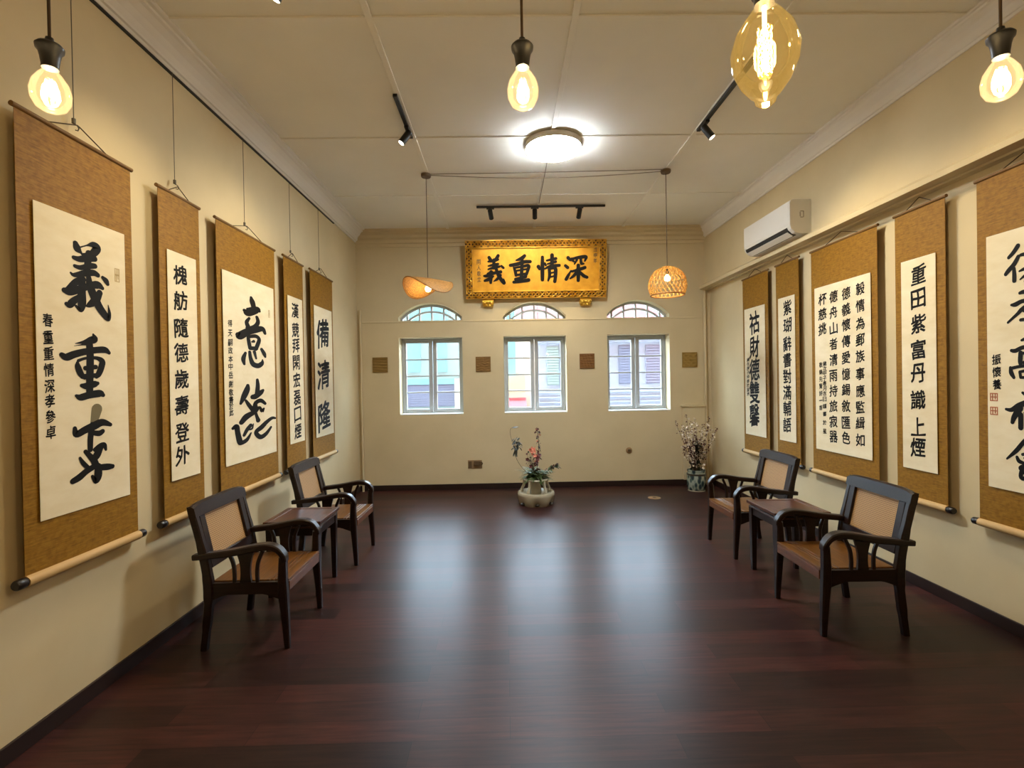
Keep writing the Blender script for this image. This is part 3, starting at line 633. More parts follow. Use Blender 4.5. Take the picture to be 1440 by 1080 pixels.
# ------------------------------------------------------------------ carved gold plaque
def plaque():
    x0, x1, hh = -0.545, 1.555, 0.85
    r = thing('carved_plaque', 'large gold carved plaque with four black characters above the middle window', 'plaque', ((x0+x1)/2, 7.525, 2.885))
    r.rotation_euler = (math.radians(8.0), 0, 0)
    W = x1-x0; b = 0.105
    MB().box(-W/2+0.01, 0.0, 0.01, W/2-0.01, 0.03, hh-0.01).build('backboard', M['gold_panel'], r)
    # framing: an interlaced carved band, real relief
    def side(mb, ax, a0, a1, c0, c1, n, m, ph):
        """ax 0: runs along x, 1: runs along z"""
        vs_ = []; fs = []
        for i in range(n+1):
            for j in range(m+1):
                s = a0 + (a1-a0)*i/n; q = j/m; c = c0 + (c1-c0)*q
                t = s*2*PI/0.20 + ph
                h = 0.006
                for k2 in range(4):
                    cen = 0.5 + (0.32 if k2 < 2 else 0.26)*math.sin(t*(1 if k2 < 2 else 2) + k2*PI)
                    d = abs(q-cen)
                    wgt = 0.5+0.5*math.cos(t*(1 if k2 < 2 else 2) + k2*PI)
                    h = max(h, (0.026+0.014*wgt)*math.exp(-(d/0.10)**2))
                h = max(h, 0.030 if q < 0.06 or q > 0.94 else 0)
                y = -h - 0.018
                vs_.append((s, y, c) if ax == 0 else (c, y, s))
        for i in range(n):
            for j in range(m):
                a = i*(m+1)+j; fs.append((a, a+1, a+m+2, a+m+1))
        mb.add(vs_, fs)
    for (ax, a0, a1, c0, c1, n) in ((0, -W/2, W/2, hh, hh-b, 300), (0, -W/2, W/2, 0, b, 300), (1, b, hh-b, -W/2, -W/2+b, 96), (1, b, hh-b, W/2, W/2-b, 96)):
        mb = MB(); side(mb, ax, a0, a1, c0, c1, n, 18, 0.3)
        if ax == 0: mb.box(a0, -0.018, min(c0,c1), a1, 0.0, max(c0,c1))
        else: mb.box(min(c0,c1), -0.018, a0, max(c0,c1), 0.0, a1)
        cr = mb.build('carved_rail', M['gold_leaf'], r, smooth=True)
        cr.data.materials.append(M['recess'])          # gilded carving, dark brown on its low faces
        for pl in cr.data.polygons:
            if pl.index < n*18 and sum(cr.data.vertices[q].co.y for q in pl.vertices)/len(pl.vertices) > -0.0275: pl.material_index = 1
    MB().box(-W/2+b, -0.016, b, W/2-b, -0.002, b+0.016).box(-W/2+b, -0.016, hh-b-0.012, W/2-b, -0.002, hh-b).build('inner_bead', M['gold_leaf'], r)
    ink = MB()
    cxp, zb = (x0+x1)/2, 2.885
    for it in TRACED['P']:
        write_strokes(ink, (it[0]-cxp, (it[1]-zb)/math.cos(math.radians(8)), it[2], it[3], 0, it[5]), -0.006, 1.22)
    ink.build('calligraphy', M['ink'], r)
    sg = MB(); rnd = random.Random(3)
    for i, ch in enumerate('同人敬立'): write_glyph(sg, ch, -W/2+0.195, 0.545-0.085*i, 0.055, 0.07, -0.004, rnd)
    sg.build('inscription', M['stain'], r); sg = MB()
    for i, ch in enumerate('戊申年'): write_glyph(sg, ch, W/2-0.16, 0.70-0.08*i, 0.05, 0.065, -0.004, rnd)
    sg.build('inscription', M['stain'], r)
    return r
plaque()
for x, lab in ((-0.22, 'small carved gold bracket under the left end of the plaque'), (1.25, 'small carved gold bracket under the right end of the plaque')):
    b = thing('plaque_bracket', lab, 'bracket', (x, 7.60, 2.766), 0, 'brackets carrying the plaque')
    MB().loft([[(-0.085*s, 0, z), (0.085*s, 0, z), (0.085*s, -d, z), (-0.085*s, -d, z)] for z, s, d in ((0.0,0.85,0.06),(0.03,0.9,0.075),(0.04,1.0,0.10),(0.075,1.0,0.115),(0.10,0.95,0.10),(0.115,1.05,0.09))]).build('bracket_block', M['gold_leaf'], b, bevel=0.005)
    kn = MB()
    for dx, dz in ((-0.05,0.055),(0,0.06),(0.05,0.055),(-0.025,0.02),(0.025,0.02)):
        kn.lathe([(0.001,-0.018),(0.016,-0.010),(0.018,0.0),(0.016,0.010),(0.001,0.018)], 10, (dx, -0.10 if dz>0.03 else -0.07, dz))
    kn.build('carved_boss', M['gold_leaf'], b, smooth=True)

# small carved wooden tiles between the windows
def carved_tile(x, z, kind, c, label):
    r = thing('carved_tile', label, 'wall plaque', (x, YF, z), 0, 'carved wooden tiles on the far wall')
    s = 0.228
    MB().box(-s/2, -0.018, 0, s/2, 0, s).build('tile_board', c, r, bevel=0.002)
    n = 44; vs_ = []; fs = []; q = s/2-0.012
    for i in range(n+1):
        for j in range(n+1):
            a = -q+2*q*i/n; b = -q+2*q*j/n
            if kind == 0: h = 0.006*(0.5+0.5*math.sin(b*150 + 0.6*math.sin(a*18)))
            elif kind == 1: h = 0.007*(0.5+0.5*math.sin(b*170+math.sin(a*60)))*(0.6+0.4*math.sin(a*90+3*math.sin(b*50)))
            elif kind == 2: h = 0.007*(0.5+0.5*math.sin(b*160))*(0.55+0.45*math.sin(a*140+b*40))
            else: h = 0.006*(0.5+0.5*math.sin(a*85+b*85))*(0.5+0.5*math.sin(a*85-b*85)) + 0.003*(0.5+0.5*math.sin(b*120+math.sin(a*40)))
            vs_.append((a, -0.019-h, s/2+b))
    for i in range(n):
        for j in range(n):
            k2 = i*(n+1)+j; fs.append((k2, k2+1, k2+n+2, k2+n+1))
    MB().add(vs_, fs).build('carving', c, r, smooth=True)
M['tile_a'] = wood('carved_wood_olive', (120, 92, 40), (142, 110, 54), 0.6, (4, 4, 30), 0)
M['tile_b'] = wood('carved_wood_brown', (112, 80, 34), (140, 104, 50), 0.6, (4, 4, 30), 0)
M['tile_c'] = wood('carved_wood_dark', (104, 66, 24), (132, 90, 38), 0.6, (4, 4, 30), 0)
M['tile_d'] = wood('carved_wood_tan', (136, 108, 48), (160, 128, 64), 0.6, (4, 4, 30), 0)
carved_tile(-1.877, 1.805, 0, M['tile_a'], 'square carved wooden tile left of the leftmost window')
carved_tile(-0.315, 1.79, 1, M['tile_b'], 'square carved wooden tile between the leftmost and middle windows')
carved_tile(1.272, 1.81, 2, M['tile_c'], 'darkest square carved tile between middle and rightmost windows')
carved_tile(2.848, 1.805, 3, M['tile_d'], 'square pale carved tile right of the rightmost window')

# ------------------------------------------------------------------ planter armchairs
def make_chair(label, loc, rz, group):
    r = thing('armchair', label, 'chair', loc, rz, group)
    # legs
    for s in (-1, 1):
        MB().sweep_xz([(0.262,0.0),(0.258,0.10),(0.250,0.24),(0.243,0.34),(0.241,0.44),(0.243,0.52),(0.246,0.57)], [0.034,0.038,0.044,0.05,0.05,0.05,0.05], [0.034,0.040,0.048,0.056,0.052,0.046,0.044], s*0.274).build('front_leg', M['teak'], r, smooth=True)
    for s in (-1, 1):
        MB().sweep_xz(catmull([(-0.252,0.0),(-0.232,0.16),(-0.216,0.33),(-0.224,0.48),(-0.262,0.68),(-0.318,0.90)], 4), 0.042, [0.040]*4+[0.05]*4+[0.06]*4+[0.054]*4+[0.046]*4+[0.040], s*0.278).build('back_leg', M['teak'], r, smooth=True)
    # arms: one bowed piece each, curling over the front post
    for s in (-1, 1):
        path = catmull([(-0.305,0.582),(-0.20,0.592),(-0.05,0.610),(0.07,0.632),(0.155,0.640),(0.215,0.622),(0.250,0.580),(0.256,0.545)], 5)
        n = len(path)
        MB().sweep_xz(path, [0.050+0.016*math.sin(PI*i/(n-1)) for i in range(n)], [0.034+0.008*math.sin(PI*min(1,1.3*i/(n-1))) for i in range(n)], s*0.277).build('arm', M['teak'], r, smooth=True)
    # side rails with arched undersides
    for s in (-1, 1):
        mb = MB(); xs = [-0.205+0.43*i/16 for i in range(17)]
        mb.loft([[(x, s*0.274-0.014, 0.345-0.022*max(0,abs(i-8)/8-0.55)/0.45*1.6), (x, s*0.274+0.014, 0.345-0.022*max(0,abs(i-8)/8-0.55)/0.45*1.6), (x, s*0.274+0.014, 0.418), (x, s*0.274-0.014, 0.418)] for i, x in enumerate(xs)])
        mb.build('side_rail', M['teak'], r)
    MB().box(0.236, -0.25, 0.350, 0.272, 0.25, 0.407).build('front_rail', M['teak_red_lit'], r, bevel=0.003)
    MB().box(-0.215, -0.258, 0.345, -0.188, 0.258, 0.415).build('back_rail', M['teak'], r, bevel=0.003)
    # seat: framed board with grooves near the front edge
    MB().box(-0.20, -0.258, 0.408, 0.150, 0.258, 0.424).box(0.155, -0.258, 0.408, 0.176, 0.258, 0.424).box(0.181, -0.258, 0.408, 0.202, 0.258, 0.424).box(0.207, -0.258, 0.408, 0.270, 0.258, 0.426).build('seat', M['seat'], r, bevel=0.003)
    # slats under the arms: a flared splat between two bowed bars
    for s in (-1, 1):
        sp = MB(); n = 10
        rings = []
        for i in range(n+1):
            t = i/n; z = 0.415 + (0.618-0.415)*t
            hw = 0.036 - 0.010*math.sin(PI*t)*1.0 + 0.022*t*t
            rings.append([(0.012-hw, s*0.274-0.009, z), (0.012+hw, s*0.274-0.009, z), (0.012+hw, s*0.274+0.009, z), (0.012-hw, s*0.274+0.009, z)])
        sp.loft(rings).build('splat', M['teak'], r)
        for q in (-1, 1):
            path = catmull([(0.012+q*0.072, 0.415), (0.012+q*0.070, 0.47), (0.012+q*0.078, 0.54), (0.012+q*0.108, 0.612)], 5)
            MB().sweep_xz(path, 0.018, 0.022, s*0.274).build('slat', M['teak'], r)
    # raked back: frame and cane panel, in a plane leaning with the rear legs
    a = (-0.226, 0.50); b = (-0.314, 0.905); L = math.hypot(b[0]-a[0], b[1]-a[1]); ang = math.atan2(a[0]-b[0], b[1]-a[1])
    def lean(mb):
        ca, sa = math.cos(ang), math.sin(ang)
        mb.v = [(a[0] + x*ca - z*sa, y, a[1] + x*sa + z*ca) for x, y, z in mb.v]; return mb
    tr = MB(); n = 12; rings = []
    for i in range(n+1):
        y = -0.302 + 0.604*i/n; q = abs(2*i/n-1); zt = L + 0.012 - 0.014*q**6*1.6
        rings.append([(-0.018, y, L-0.078), (0.026, y, L-0.078), (0.026, y, zt-0.012), (0.014, y, zt), (-0.010, y, zt), (-0.018, y, zt-0.010)])
    lean(tr.loft(rings)).build('top_rail', M['teak'], r, smooth=True)
    lean(MB().box(-0.012, -0.252, 0.0, 0.022, 0.252, 0.058)).build('bottom_rail', M['teak'], r, bevel=0.003)
    for s in (-1, 1):
        lean(MB().box(-0.012, s*0.205, 0.058, 0.022, s*0.258, L-0.078)).build('stile', M['teak'], r, bevel=0.003)
    lean(MB().box(-0.002, -0.205, 0.058, 0.004, 0.205, L-0.078)).build('cane_panel', M['cane'], r)
    return r
CG = 'teak and cane armchairs'
ch0 = make_chair('dark teak cane back armchair nearest on the left, in front of the narrow scroll', (-1.648, 3.405, 0), 0.0, CG)
dup(ch0, (-1.625, 4.80, 0), math.radians(-1), 'dark teak cane back armchair at far left, beyond the left side table', CG)
dup(ch0, (2.258, 3.375, 0), PI + math.radians(-1), 'dark teak cane back armchair nearest on the right, its back to the narrow right scroll', CG)
dup(ch0, (2.322, 4.735, 0), PI + math.radians(1), 'dark teak cane back armchair at far right, beyond the right side table', CG)

def make_table(label, loc, rz, group):
    r = thing('side_table', label, 'table', loc, rz, group)
    W, D, H = 0.44, 0.45, 0.59
    MB().box(-W/2+0.045, -D/2+0.045, H-0.020, W/2-0.045, D/2-0.045, H-0.003).build('top_panel', M['table'], r)
    fr = MB()
    fr.box(-W/2,-D/2,H-0.026,-W/2+0.047,D/2,H).box(W/2-0.047,-D/2,H-0.026,W/2,D/2,H).box(-W/2+0.047,-D/2,H-0.026,W/2-0.047,-D/2+0.047,H).box(-W/2+0.047,D/2-0.047,H-0.026,W/2-0.047,D/2,H)
    fr.build('top_frame', M['table'], r, bevel=0.004)
    e = 0.012
    MB().box(-W/2+e+.012,-D/2+e+.012,H-0.044,W/2-e-.012,D/2-e-.012,H-0.026).build('neck', M['teak'], r)
    MB().box(-W/2+e,-D/2+e,H-0.056,W/2-e,D/2-e,H-0.044).build('moulding', M['table'], r, bevel=0.004)
    ap = MB(); t = 0.018; i = 0.022
    for (x0,y0,x1,y1) in ((-W/2+i,-D/2+i,W/2-i,-D/2+i+t),(-W/2+i,D/2-i-t,W/2-i,D/2-i),(-W/2+i,-D/2+i+t,-W/2+i+t,D/2-i-t),(W/2-i-t,-D/2+i+t,W/2-i,D/2-i-t)):
        ap.box(x0,y0,H-0.115,x1,y1,H-0.056)
    ap.build('apron', M['teak'], r, bevel=0.002)
    for sx in (-1,1):
        for sy in (-1,1):
            cx, cy = sx*(W/2-0.038), sy*(D/2-0.038)
            MB().loft([[(cx-h, cy-h, z), (cx+h, cy-h, z), (cx+h, cy+h, z), (cx-h, cy+h, z)] for z, h in ((0,0.017),(0.25,0.021),(H-0.056,0.025))]).build('leg', M['teak'], r, bevel=0.003)
    return r
TG = 'small teak side tables'
tb0 = make_table('small square dark teak table between the two left armchairs', (-1.655, 4.07, 0), 0, TG)
dup(tb0, (2.285, 4.02, 0), PI, 'small square dark teak table between the two right armchairs', TG)

# ------------------------------------------------------------------ pendant lamps
def lamp_light(name, loc, watts, size, col=WARM):
    ld = bpy.data.lights.new(name, 'POINT'); ld.energy = watts; ld.shadow_soft_size = size; ld.color = col
    lo = link(bpy.data.objects.new(name, ld)); lo.location = loc
    return lo
def bulb_pendant(label, x, y, zc, kind, group=None):
    """zc: height of the bulb's middle"""
    r = thing('pendant_bulb', label, 'hanging lamp', (x, y, zc), 0, group)
    if kind == 'globe':
        cap = [(0.004,0.130),(0.008,0.128),(0.010,0.115),(0.024,0.112),(0.029,0.106),(0.028,0.098),(0.023,0.092),(0.020,0.078),(0.0175,0.060),(0.0175,0.052)]
        gl = [(0.015,0.056),(0.016,0.046),(0.024,0.036),(0.036,0.016),(0.041,-0.006),(0.039,-0.026),(0.030,-0.044),(0.016,-0.053),(0.002,-0.055)]
        fil = 0.022; top = 0.13
    else:
        cap = [(0.004,0.165),(0.008,0.163),(0.010,0.150),(0.022,0.146),(0.024,0.112),(0.019,0.108),(0.019,0.092)]
        gl = [(0.018,0.098),(0.020,0.086),(0.034,0.068),(0.054,0.038),(0.065,0.000),(0.061,-0.030),(0.046,-0.064),(0.028,-0.088),(0.021,-0.094),(0.019,-0.104),(0.012,-0.110),(0.002,-0.111)]
        fil = 0.045; top = 0.165
    MB().lathe(cap, 24).build('lamp_holder', M['black'], r, smooth=True)
    MB().tube([(0,0,top-0.004),(0,0,ZC-zc-0.02)], 0.0035, 8).build('cord', M['cord'], r)
    MB().lathe([(0.045,ZC-zc),(0.045,ZC-zc-0.012),(0.040,ZC-zc-0.022),(0.006,ZC-zc-0.026)], 24).build('ceiling_rose', M['black'], r, smooth=True)
    g = MB().lathe(gl, 32, cap=False).build('glass_bulb', M['bulb_glass'] if kind == 'globe' else M['amber_glass'], r, smooth=True)
    f = MB()
    if kind == 'globe':
        for k2 in range(6):
            a = k2*PI/3
            f.tube([(0.007*math.cos(a),0.007*math.sin(a),fil),(0.010*math.cos(a),0.010*math.sin(a),-fil)], 0.0014, 5)
    else:
        for k2 in range(8):
            a = k2*PI/4; pts = []
            for j in range(17):
                t = j/16; pts.append(((0.013+0.003*math.sin(j*PI))*math.cos(a+0.25*math.sin(j*2.2)), 0.013*math.sin(a+0.25*math.sin(j*2.2)), fil-2*fil*t))
            f.tube(pts, 0.0011, 4)
        f.tube([(0,0,0.09),(0,0,0.03)], 0.004, 6)
    f.build('filament', M['filament'], g)
    lamp_light('bulb_glow', (x, y, zc-0.004), BULB_W if kind == 'globe' else BULB_W*0.8, 0.022 if kind == 'globe' else 0.035)
BG = 'bare bulb pendants in a row'
bulb_pendant('bare globe bulb on a brown cord at upper left, before the nearest left scroll', -1.105, 1.25, 2.385, 'globe', BG)
bulb_pendant('bare globe bulb on a cord hanging near the middle of the ceiling', 0.062, 1.30, 2.410, 'globe', BG)
bulb_pendant('bare globe bulb on a cord at the upper right edge', 1.275, 1.25, 2.395, 'globe', BG)
bulb_pendant('large amber teardrop filament bulb hanging near the camera, right of centre', 0.537, 1.00, 2.305, 'big')

def rattan_common(r, ztop, zbulb, loc):
    MB().lathe([(0.055,0),(0.055,-0.02),(0.050,-0.032),(0.01,-0.036)], 24, (0,0,ZC-0.014-loc[2])).build('ceiling_rose', M['stain'], r, smooth=True)
    MB().tube([(0,0,ZC-0.05-loc[2]),(0,0,ztop)], 0.004, 8).build('cord', M['cord'], r)
    MB().lathe([(0.016,zbulb+0.10),(0.018,zbulb+0.05),(0.016,zbulb+0.045)], 16).build('lamp_holder', M['black'], r, smooth=True)
    MB().lathe([(0.012,0.05),(0.016,0.04),(0.032,0.012),(0.034,-0.004),(0.026,-0.024),(0.002,-0.034)], 20, (0,0,zbulb)).build('bulb', M['shade_bulb'], r, smooth=True)
def dome_pendant():
    loc = (1.820, 5.474, 2.560)
    r = thing('pendant_lamp', 'woven bamboo dome pendant lamp hanging at right of the plaque', 'hanging lamp', loc, 0, 'rattan pendants')
    H = 0.315; mb = MB()
    def P(t, a):   # t 0 at rim .. 1 at crown
        prof = [(0.178,0.0),(0.198,0.05),(0.207,0.10),(0.198,0.165),(0.172,0.225),(0.128,0.275),(0.062,0.308),(0.02,0.315)]
        q = t*(len(prof)-1); i = min(int(q), len(prof)-2); f = q-i
        rr = prof[i][0]*(1-f)+prof[i+1][0]*f; zz = prof[i][1]*(1-f)+prof[i+1][1]*f
        return (rr*math.cos(a), rr*math.sin(a), zz)
    N = 26
    for k2 in range(N):
        for s in (-1, 1):
            a0 = 2*PI*k2/N + (0.06 if s > 0 else 0)
            mb.tube([P(j/16, a0 + s*1.25*j/16) for j in range(17)], 0.0036, 4, False)
    for t in (0.16, 0.5, 0.86):
        mb.tube([P(t, 2*PI*j/40) for j in range(41)], 0.0028, 4, False)
    sh = mb.build('lamp_shade', M['bamboo'], r)
    MB().tube([P(0, 2*PI*j/48) for j in range(49)], 0.008, 8, False).build('rim', M['rattan'], sh, smooth=True)
    rattan_common(r, 0.315, 0.185, loc)
    lamp_light('pendant_glow', (loc[0], loc[1], loc[2]+0.10), 7.0, 0.04)
dome_pendant()
def hat_pendant():
    loc = (-0.822, 5.518, 2.60)
    r = thing('pendant_lamp', 'wavy woven rattan hat pendant lamp hanging at left of the plaque', 'hanging lamp', loc, 0, 'rattan pendants')
    nr, na = 14, 72; vs_ = []; fs = []
    for i in range(nr+1):
        t = i/nr
        for j in range(na):
            a = 2*PI*j/na; rr = 0.03 + 0.235*t
            z = 0.19 - 0.10*t**1.6 + 0.088*math.sin(2*a+0.15)*t**1.5
            vs_.append((rr*math.cos(a)*1.02, rr*math.sin(a), z))
    for i in range(nr):
        for j in range(na):
            fs.append((i*na+j, i*na+(j+1)%na, (i+1)*na+(j+1)%na, (i+1)*na+j))
    sh = MB().add(vs_, fs).build('lamp_shade', M['rattan_weave'], r, smooth=True)
    so = sh.modifiers.new('thickness', 'SOLIDIFY'); so.thickness = 0.004
    rim = MB().tube([vs_[nr*na+j % na] for j in range(na+1)], 0.006, 6, False).build('rim', M['rattan'], sh, smooth=True)
    rattan_common(r, 0.20, 0.075, loc)
    lamp_light('pendant_glow', (loc[0], loc[1], loc[2]+0.02), 7.0, 0.035)
def rattan_weave():
    m = wicker('woven_rattan_brim', (128, 84, 32), (180, 130, 58), 0.22); t = NT(m)
    w = t.n('ShaderNodeTexWave', wave_type='RINGS', rings_direction='Z'); w.inputs['Scale'].default_value = 22; w.inputs['Distortion'].default_value = 3
    t.l(t.coord(), w.inputs[0]); t.bump(w.outputs['Fac'], 0.5, 0.004)
    return m
M['rattan_weave'] = rattan_weave()
hat_pendant()

# loose cables along the ceiling between the two rattan pendants
CBG = 'ceiling cables'
for (pa, pb, sag, lab) in (((-0.80,5.50),(1.82,5.44),0.004,'straight grey cable clipped across the ceiling between the rattan pendants'), ((-0.77,5.53),(1.80,5.49),0.05,'sagging grey cable across the ceiling just beyond the straight one')):
    pts = [(pa[0]+(pb[0]-pa[0])*i/20, pa[1]+(pb[1]-pa[1])*i/20, ZC-0.016-0.004-sag*math.sin(PI*i/20)) for i in range(21)]
    tag(MB().tube(pts, 0.004, 6).build('ceiling_cable', M['cable'], None, smooth=True), lab, 'cable', CBG)
tag(MB().tube([(0.49,4.95,ZC-0.02),(0.49,6.45,ZC-0.02)], 0.004, 6).build('ceiling_cable', M['cable'], None, smooth=True), 'short cable along the batten between round ceiling lamp and far track', 'cable', CBG)

# ------------------------------------------------------------------ round ceiling lamp
r = thing('ceiling_lamp', 'glowing round white ceiling lamp', 'ceiling lamp', (0.516, 4.83, ZC-0.014))
MB().lathe([(0.270,0.0),(0.275,-0.038),(0.268,-0.052)], 48).build('lamp_rim', M['ac'], r, smooth=True)
MB().lathe([(0.264,-0.020),(0.266,-0.060),(0.258,-0.068),(0.20,-0.076),(0.002,-0.080)], 48).build('diffuser', M['disc'], r, smooth=True)

# ------------------------------------------------------------------ track lights
def track(label, p0, p1, heads, group):
    mid = ((p0[0]+p1[0])/2, (p0[1]+p1[1])/2, ZC-0.014)
    r = thing('track_light', label, 'track light', mid, 0, group)
    dx, dy = p1[0]-p0[0], p1[1]-p0[1]; L = math.hypot(dx, dy); ux, uy = dx/L, dy/L; nx, ny = -uy, ux; h = 0.017
    MB().loft([[(s*L/2*ux+q*h*nx, s*L/2*uy+q*h*ny, z) for q, z in ((-1,0),(1,0),(1,-0.024),(-1,-0.024))] for s in (-1,1)]).build('track', M['black'], r, bevel=0.002)
    for (s, tgt, watts, ang) in heads:
        px, py = (p0[0]+dx*s, p0[1]+dy*s)
        piv = Vector((px-mid[0], py-mid[1], -0.085))
        wp = Vector((px, py, mid[2]-0.085)); d = (Vector(tgt)-wp).normalized()
        hm = MB()
        hm.loft([[(piv.x+a*0.05*ux+b*h*nx, piv.y+a*0.05*uy+b*h*ny, z) for a, b in ((-1,-1),(1,-1),(1,1),(-1,1))] for z in (-0.024,-0.040)])
        hm.tube([(piv.x,piv.y,-0.036),(piv.x,piv.y,-0.085)], 0.008, 8)
        hm.tube([piv - d*0.035, piv + d*0.095], 0.031, 18)
        hd = hm.build('lamp_head', M['black'], r, smooth=True)
        MB().tube([piv + d*0.093, piv + d*0.0965], 0.026, 18).build('lens', M['lamp_face'], hd)
        ld = bpy.data.lights.new('spot_beam', 'SPOT'); ld.energy = watts; ld.spot_size = math.radians(ang); ld.spot_blend = 0.9
        ld.color = SPOT_COL; ld.shadow_soft_size = 0.025
        lo = link(bpy.data.objects.new('spot_beam', ld)); lo.location = wp + d*0.102
        lo.rotation_euler = d.to_track_quat('-Z', 'Y').to_euler()
KG = 'black ceiling track lights'
track('long black ceiling track with three spotlights facing the plaque', (-0.323,6.54), (1.366,6.54), [(0.107,(0.0,7.5,3.2),SPOT_W_FAR,75),(0.452,(0.5,7.5,3.2),SPOT_W_FAR,75),(0.80,(1.0,7.5,3.2),SPOT_W_FAR,75)], KG)
track('short black ceiling track with one spotlight over the left armchairs', (-0.825,3.97), (-0.825,4.66), [(0.72,(-2.2,4.0,1.8),SPOT_W,90)], KG)
track('short black ceiling track with one spotlight over the right armchairs', (1.83,3.55), (1.83,4.58), [(0.84,(3.15,4.0,1.8),SPOT_W,90)], KG)
track('black track spotlight cut by the top edge at upper left', (-1.18,2.0), (-1.18,2.82), [(0.93,(-2.2,3.0,1.9),SPOT_W*0.75,78)], KG)
track('black track spotlight just showing at the top edge, right of the amber bulb', (2.02,2.0), (2.02,2.80), [(0.93,(3.15,3.1,1.9),SPOT_W*0.55,78)], KG)

# ------------------------------------------------------------------ air conditioner
r = thing('air_conditioner', 'white wall air conditioner above the beam on the right wall', 'air conditioner', (XRU, 5.42, 3.07))
prof = [(0.0,0.0),(-0.10,0.0),(-0.165,0.012),(-0.205,0.050),(-0.218,0.085),(-0.218,0.31),(-0.205,0.335),(-0.18,0.345),(0.0,0.345)]
MB().loft([[(x, y, z) for x, z in prof] for y in (-0.475, 0.475)]).build('body', M['ac'], r, bevel=0.006)
MB().loft([[(-0.120,y,-0.001),(-0.170,y,0.010),(-0.2095,y,0.050),(-0.2155,y,0.072),(-0.210,y,0.074),(-0.165,y,0.03)] for y in (-0.42, 0.44)]).build('air_outlet', M['black'], r)
MB().loft([[(-0.150,y,-0.006),(-0.205,y,0.030),(-0.208,y,0.025),(-0.152,y,-0.011)] for y in (-0.41, 0.43)]).build('louvre', M['ac'], r)
MB().box(-0.222, -0.46, 0.10, -0.2175, 0.46, 0.325).build('front_panel', M['ac'], r, bevel=0.002)
em = MB()
for (a, b, c, d_) in ((-0.11,-0.08,0.16,0.165),(-0.11,-0.08,0.22,0.225),(-0.08,-0.075,0.165,0.225),(-0.115,-0.11,0.17,0.215)): em.box(a, -0.478, c, b, -0.4745, d_)
em.build('side_mark', M['cable'], r)

# ------------------------------------------------------------------ small wall and floor fittings
r = thing('wall_socket', 'brown double socket plate with a plugged adaptor low on the far wall', 'socket', (-0.45, YF, 0.318))
MB().box(-0.125, -0.010, 0, 0.09, 0, 0.125).build('plate', M['gold_trim'], r, bevel=0.003)
MB().box(-0.03, -0.05, 0.05, 0.06, -0.010, 0.115).tube([(0.06,-0.03,0.10),(0.09,-0.03,0.095),(0.10,-0.03,0.075),(0.085,-0.02,0.055)], 0.008, 8).build('plug', M['stain'], r, bevel=0.004)
MB().box(-0.115, -0.022, 0.012, -0.065, -0.010, 0.11).build('switch', M['stain'], r, bevel=0.003)
r = thing('wall_socket', 'small brown socket low on the far wall under the rightmost window', 'socket', (1.895, YF, 0.495))
MB().lathe([(0.048,0.0),(0.048,0.008),(0.03,0.016),(0.002,0.018)], 20).build('plate', M['gold_trim'], r, smooth=True)
r.children[0].rotation_euler = (PI/2, 0, 0); r.children[0].location = (0, 0, 0.05)
MB().box(-0.022, -0.03, 0.03, 0.022, -0.016, 0.07).build('plug', M['stain'], r, bevel=0.003)
r = thing('floor_outlet', 'flat round tan cover plate set in the floor by the vase', 'floor plate', (2.035, 6.80, 0))
MB().lathe([(0.085,0.0),(0.085,0.003),(0.075,0.006),(0.002,0.006)], 28).build('cover', M['gold_trim'], r, smooth=True)
MB().box(-0.02,-0.03,0.006,0.02,0.03,0.008).build('flap', M['stain'], r)

# ------------------------------------------------------------------ flowers on the porcelain stand
def leaf_blade(mb, base, direction, up, L, W, curl=0.15):
    d = Vector(direction).normalized(); u = Vector(up); s = d.cross(u)
    s = s.normalized() if s.length > 1e-4 else d.orthogonal().normalized(); n = s.cross(d).normalized()
    b = Vector(base); vs_ = []; m = 5
    for i in range(m+1):
        t = i/m; w = W*math.sin(PI*min(1, t*0.92+0.04))**0.8*0.5
        c = b + d*L*t - n*curl*L*t*t
        vs_ += [c - s*w + n*w*0.25, c, c + s*w + n*w*0.25]
    fs = []
    for i in range(m):
        a = i*3; fs += [(a,a+1,a+4,a+3),(a+1,a+2,a+5,a+4)]
    mb.add(vs_, fs)
def blossom(mb, c, r, rnd, n=5):
    c = Vector(c); ax = Vector((rnd.uniform(-1,1), rnd.uniform(-1,0.3), rnd.uniform(-0.2,1))).normalized()
    a = ax.orthogonal().normalized(); b = ax.cross(a)
    for k2 in range(n):
        t = 2*PI*k2/n; d = a*math.cos(t)+b*math.sin(t)
        leaf_blade(mb, c, d + ax*0.5, ax, r, r*0.8, 0.1)
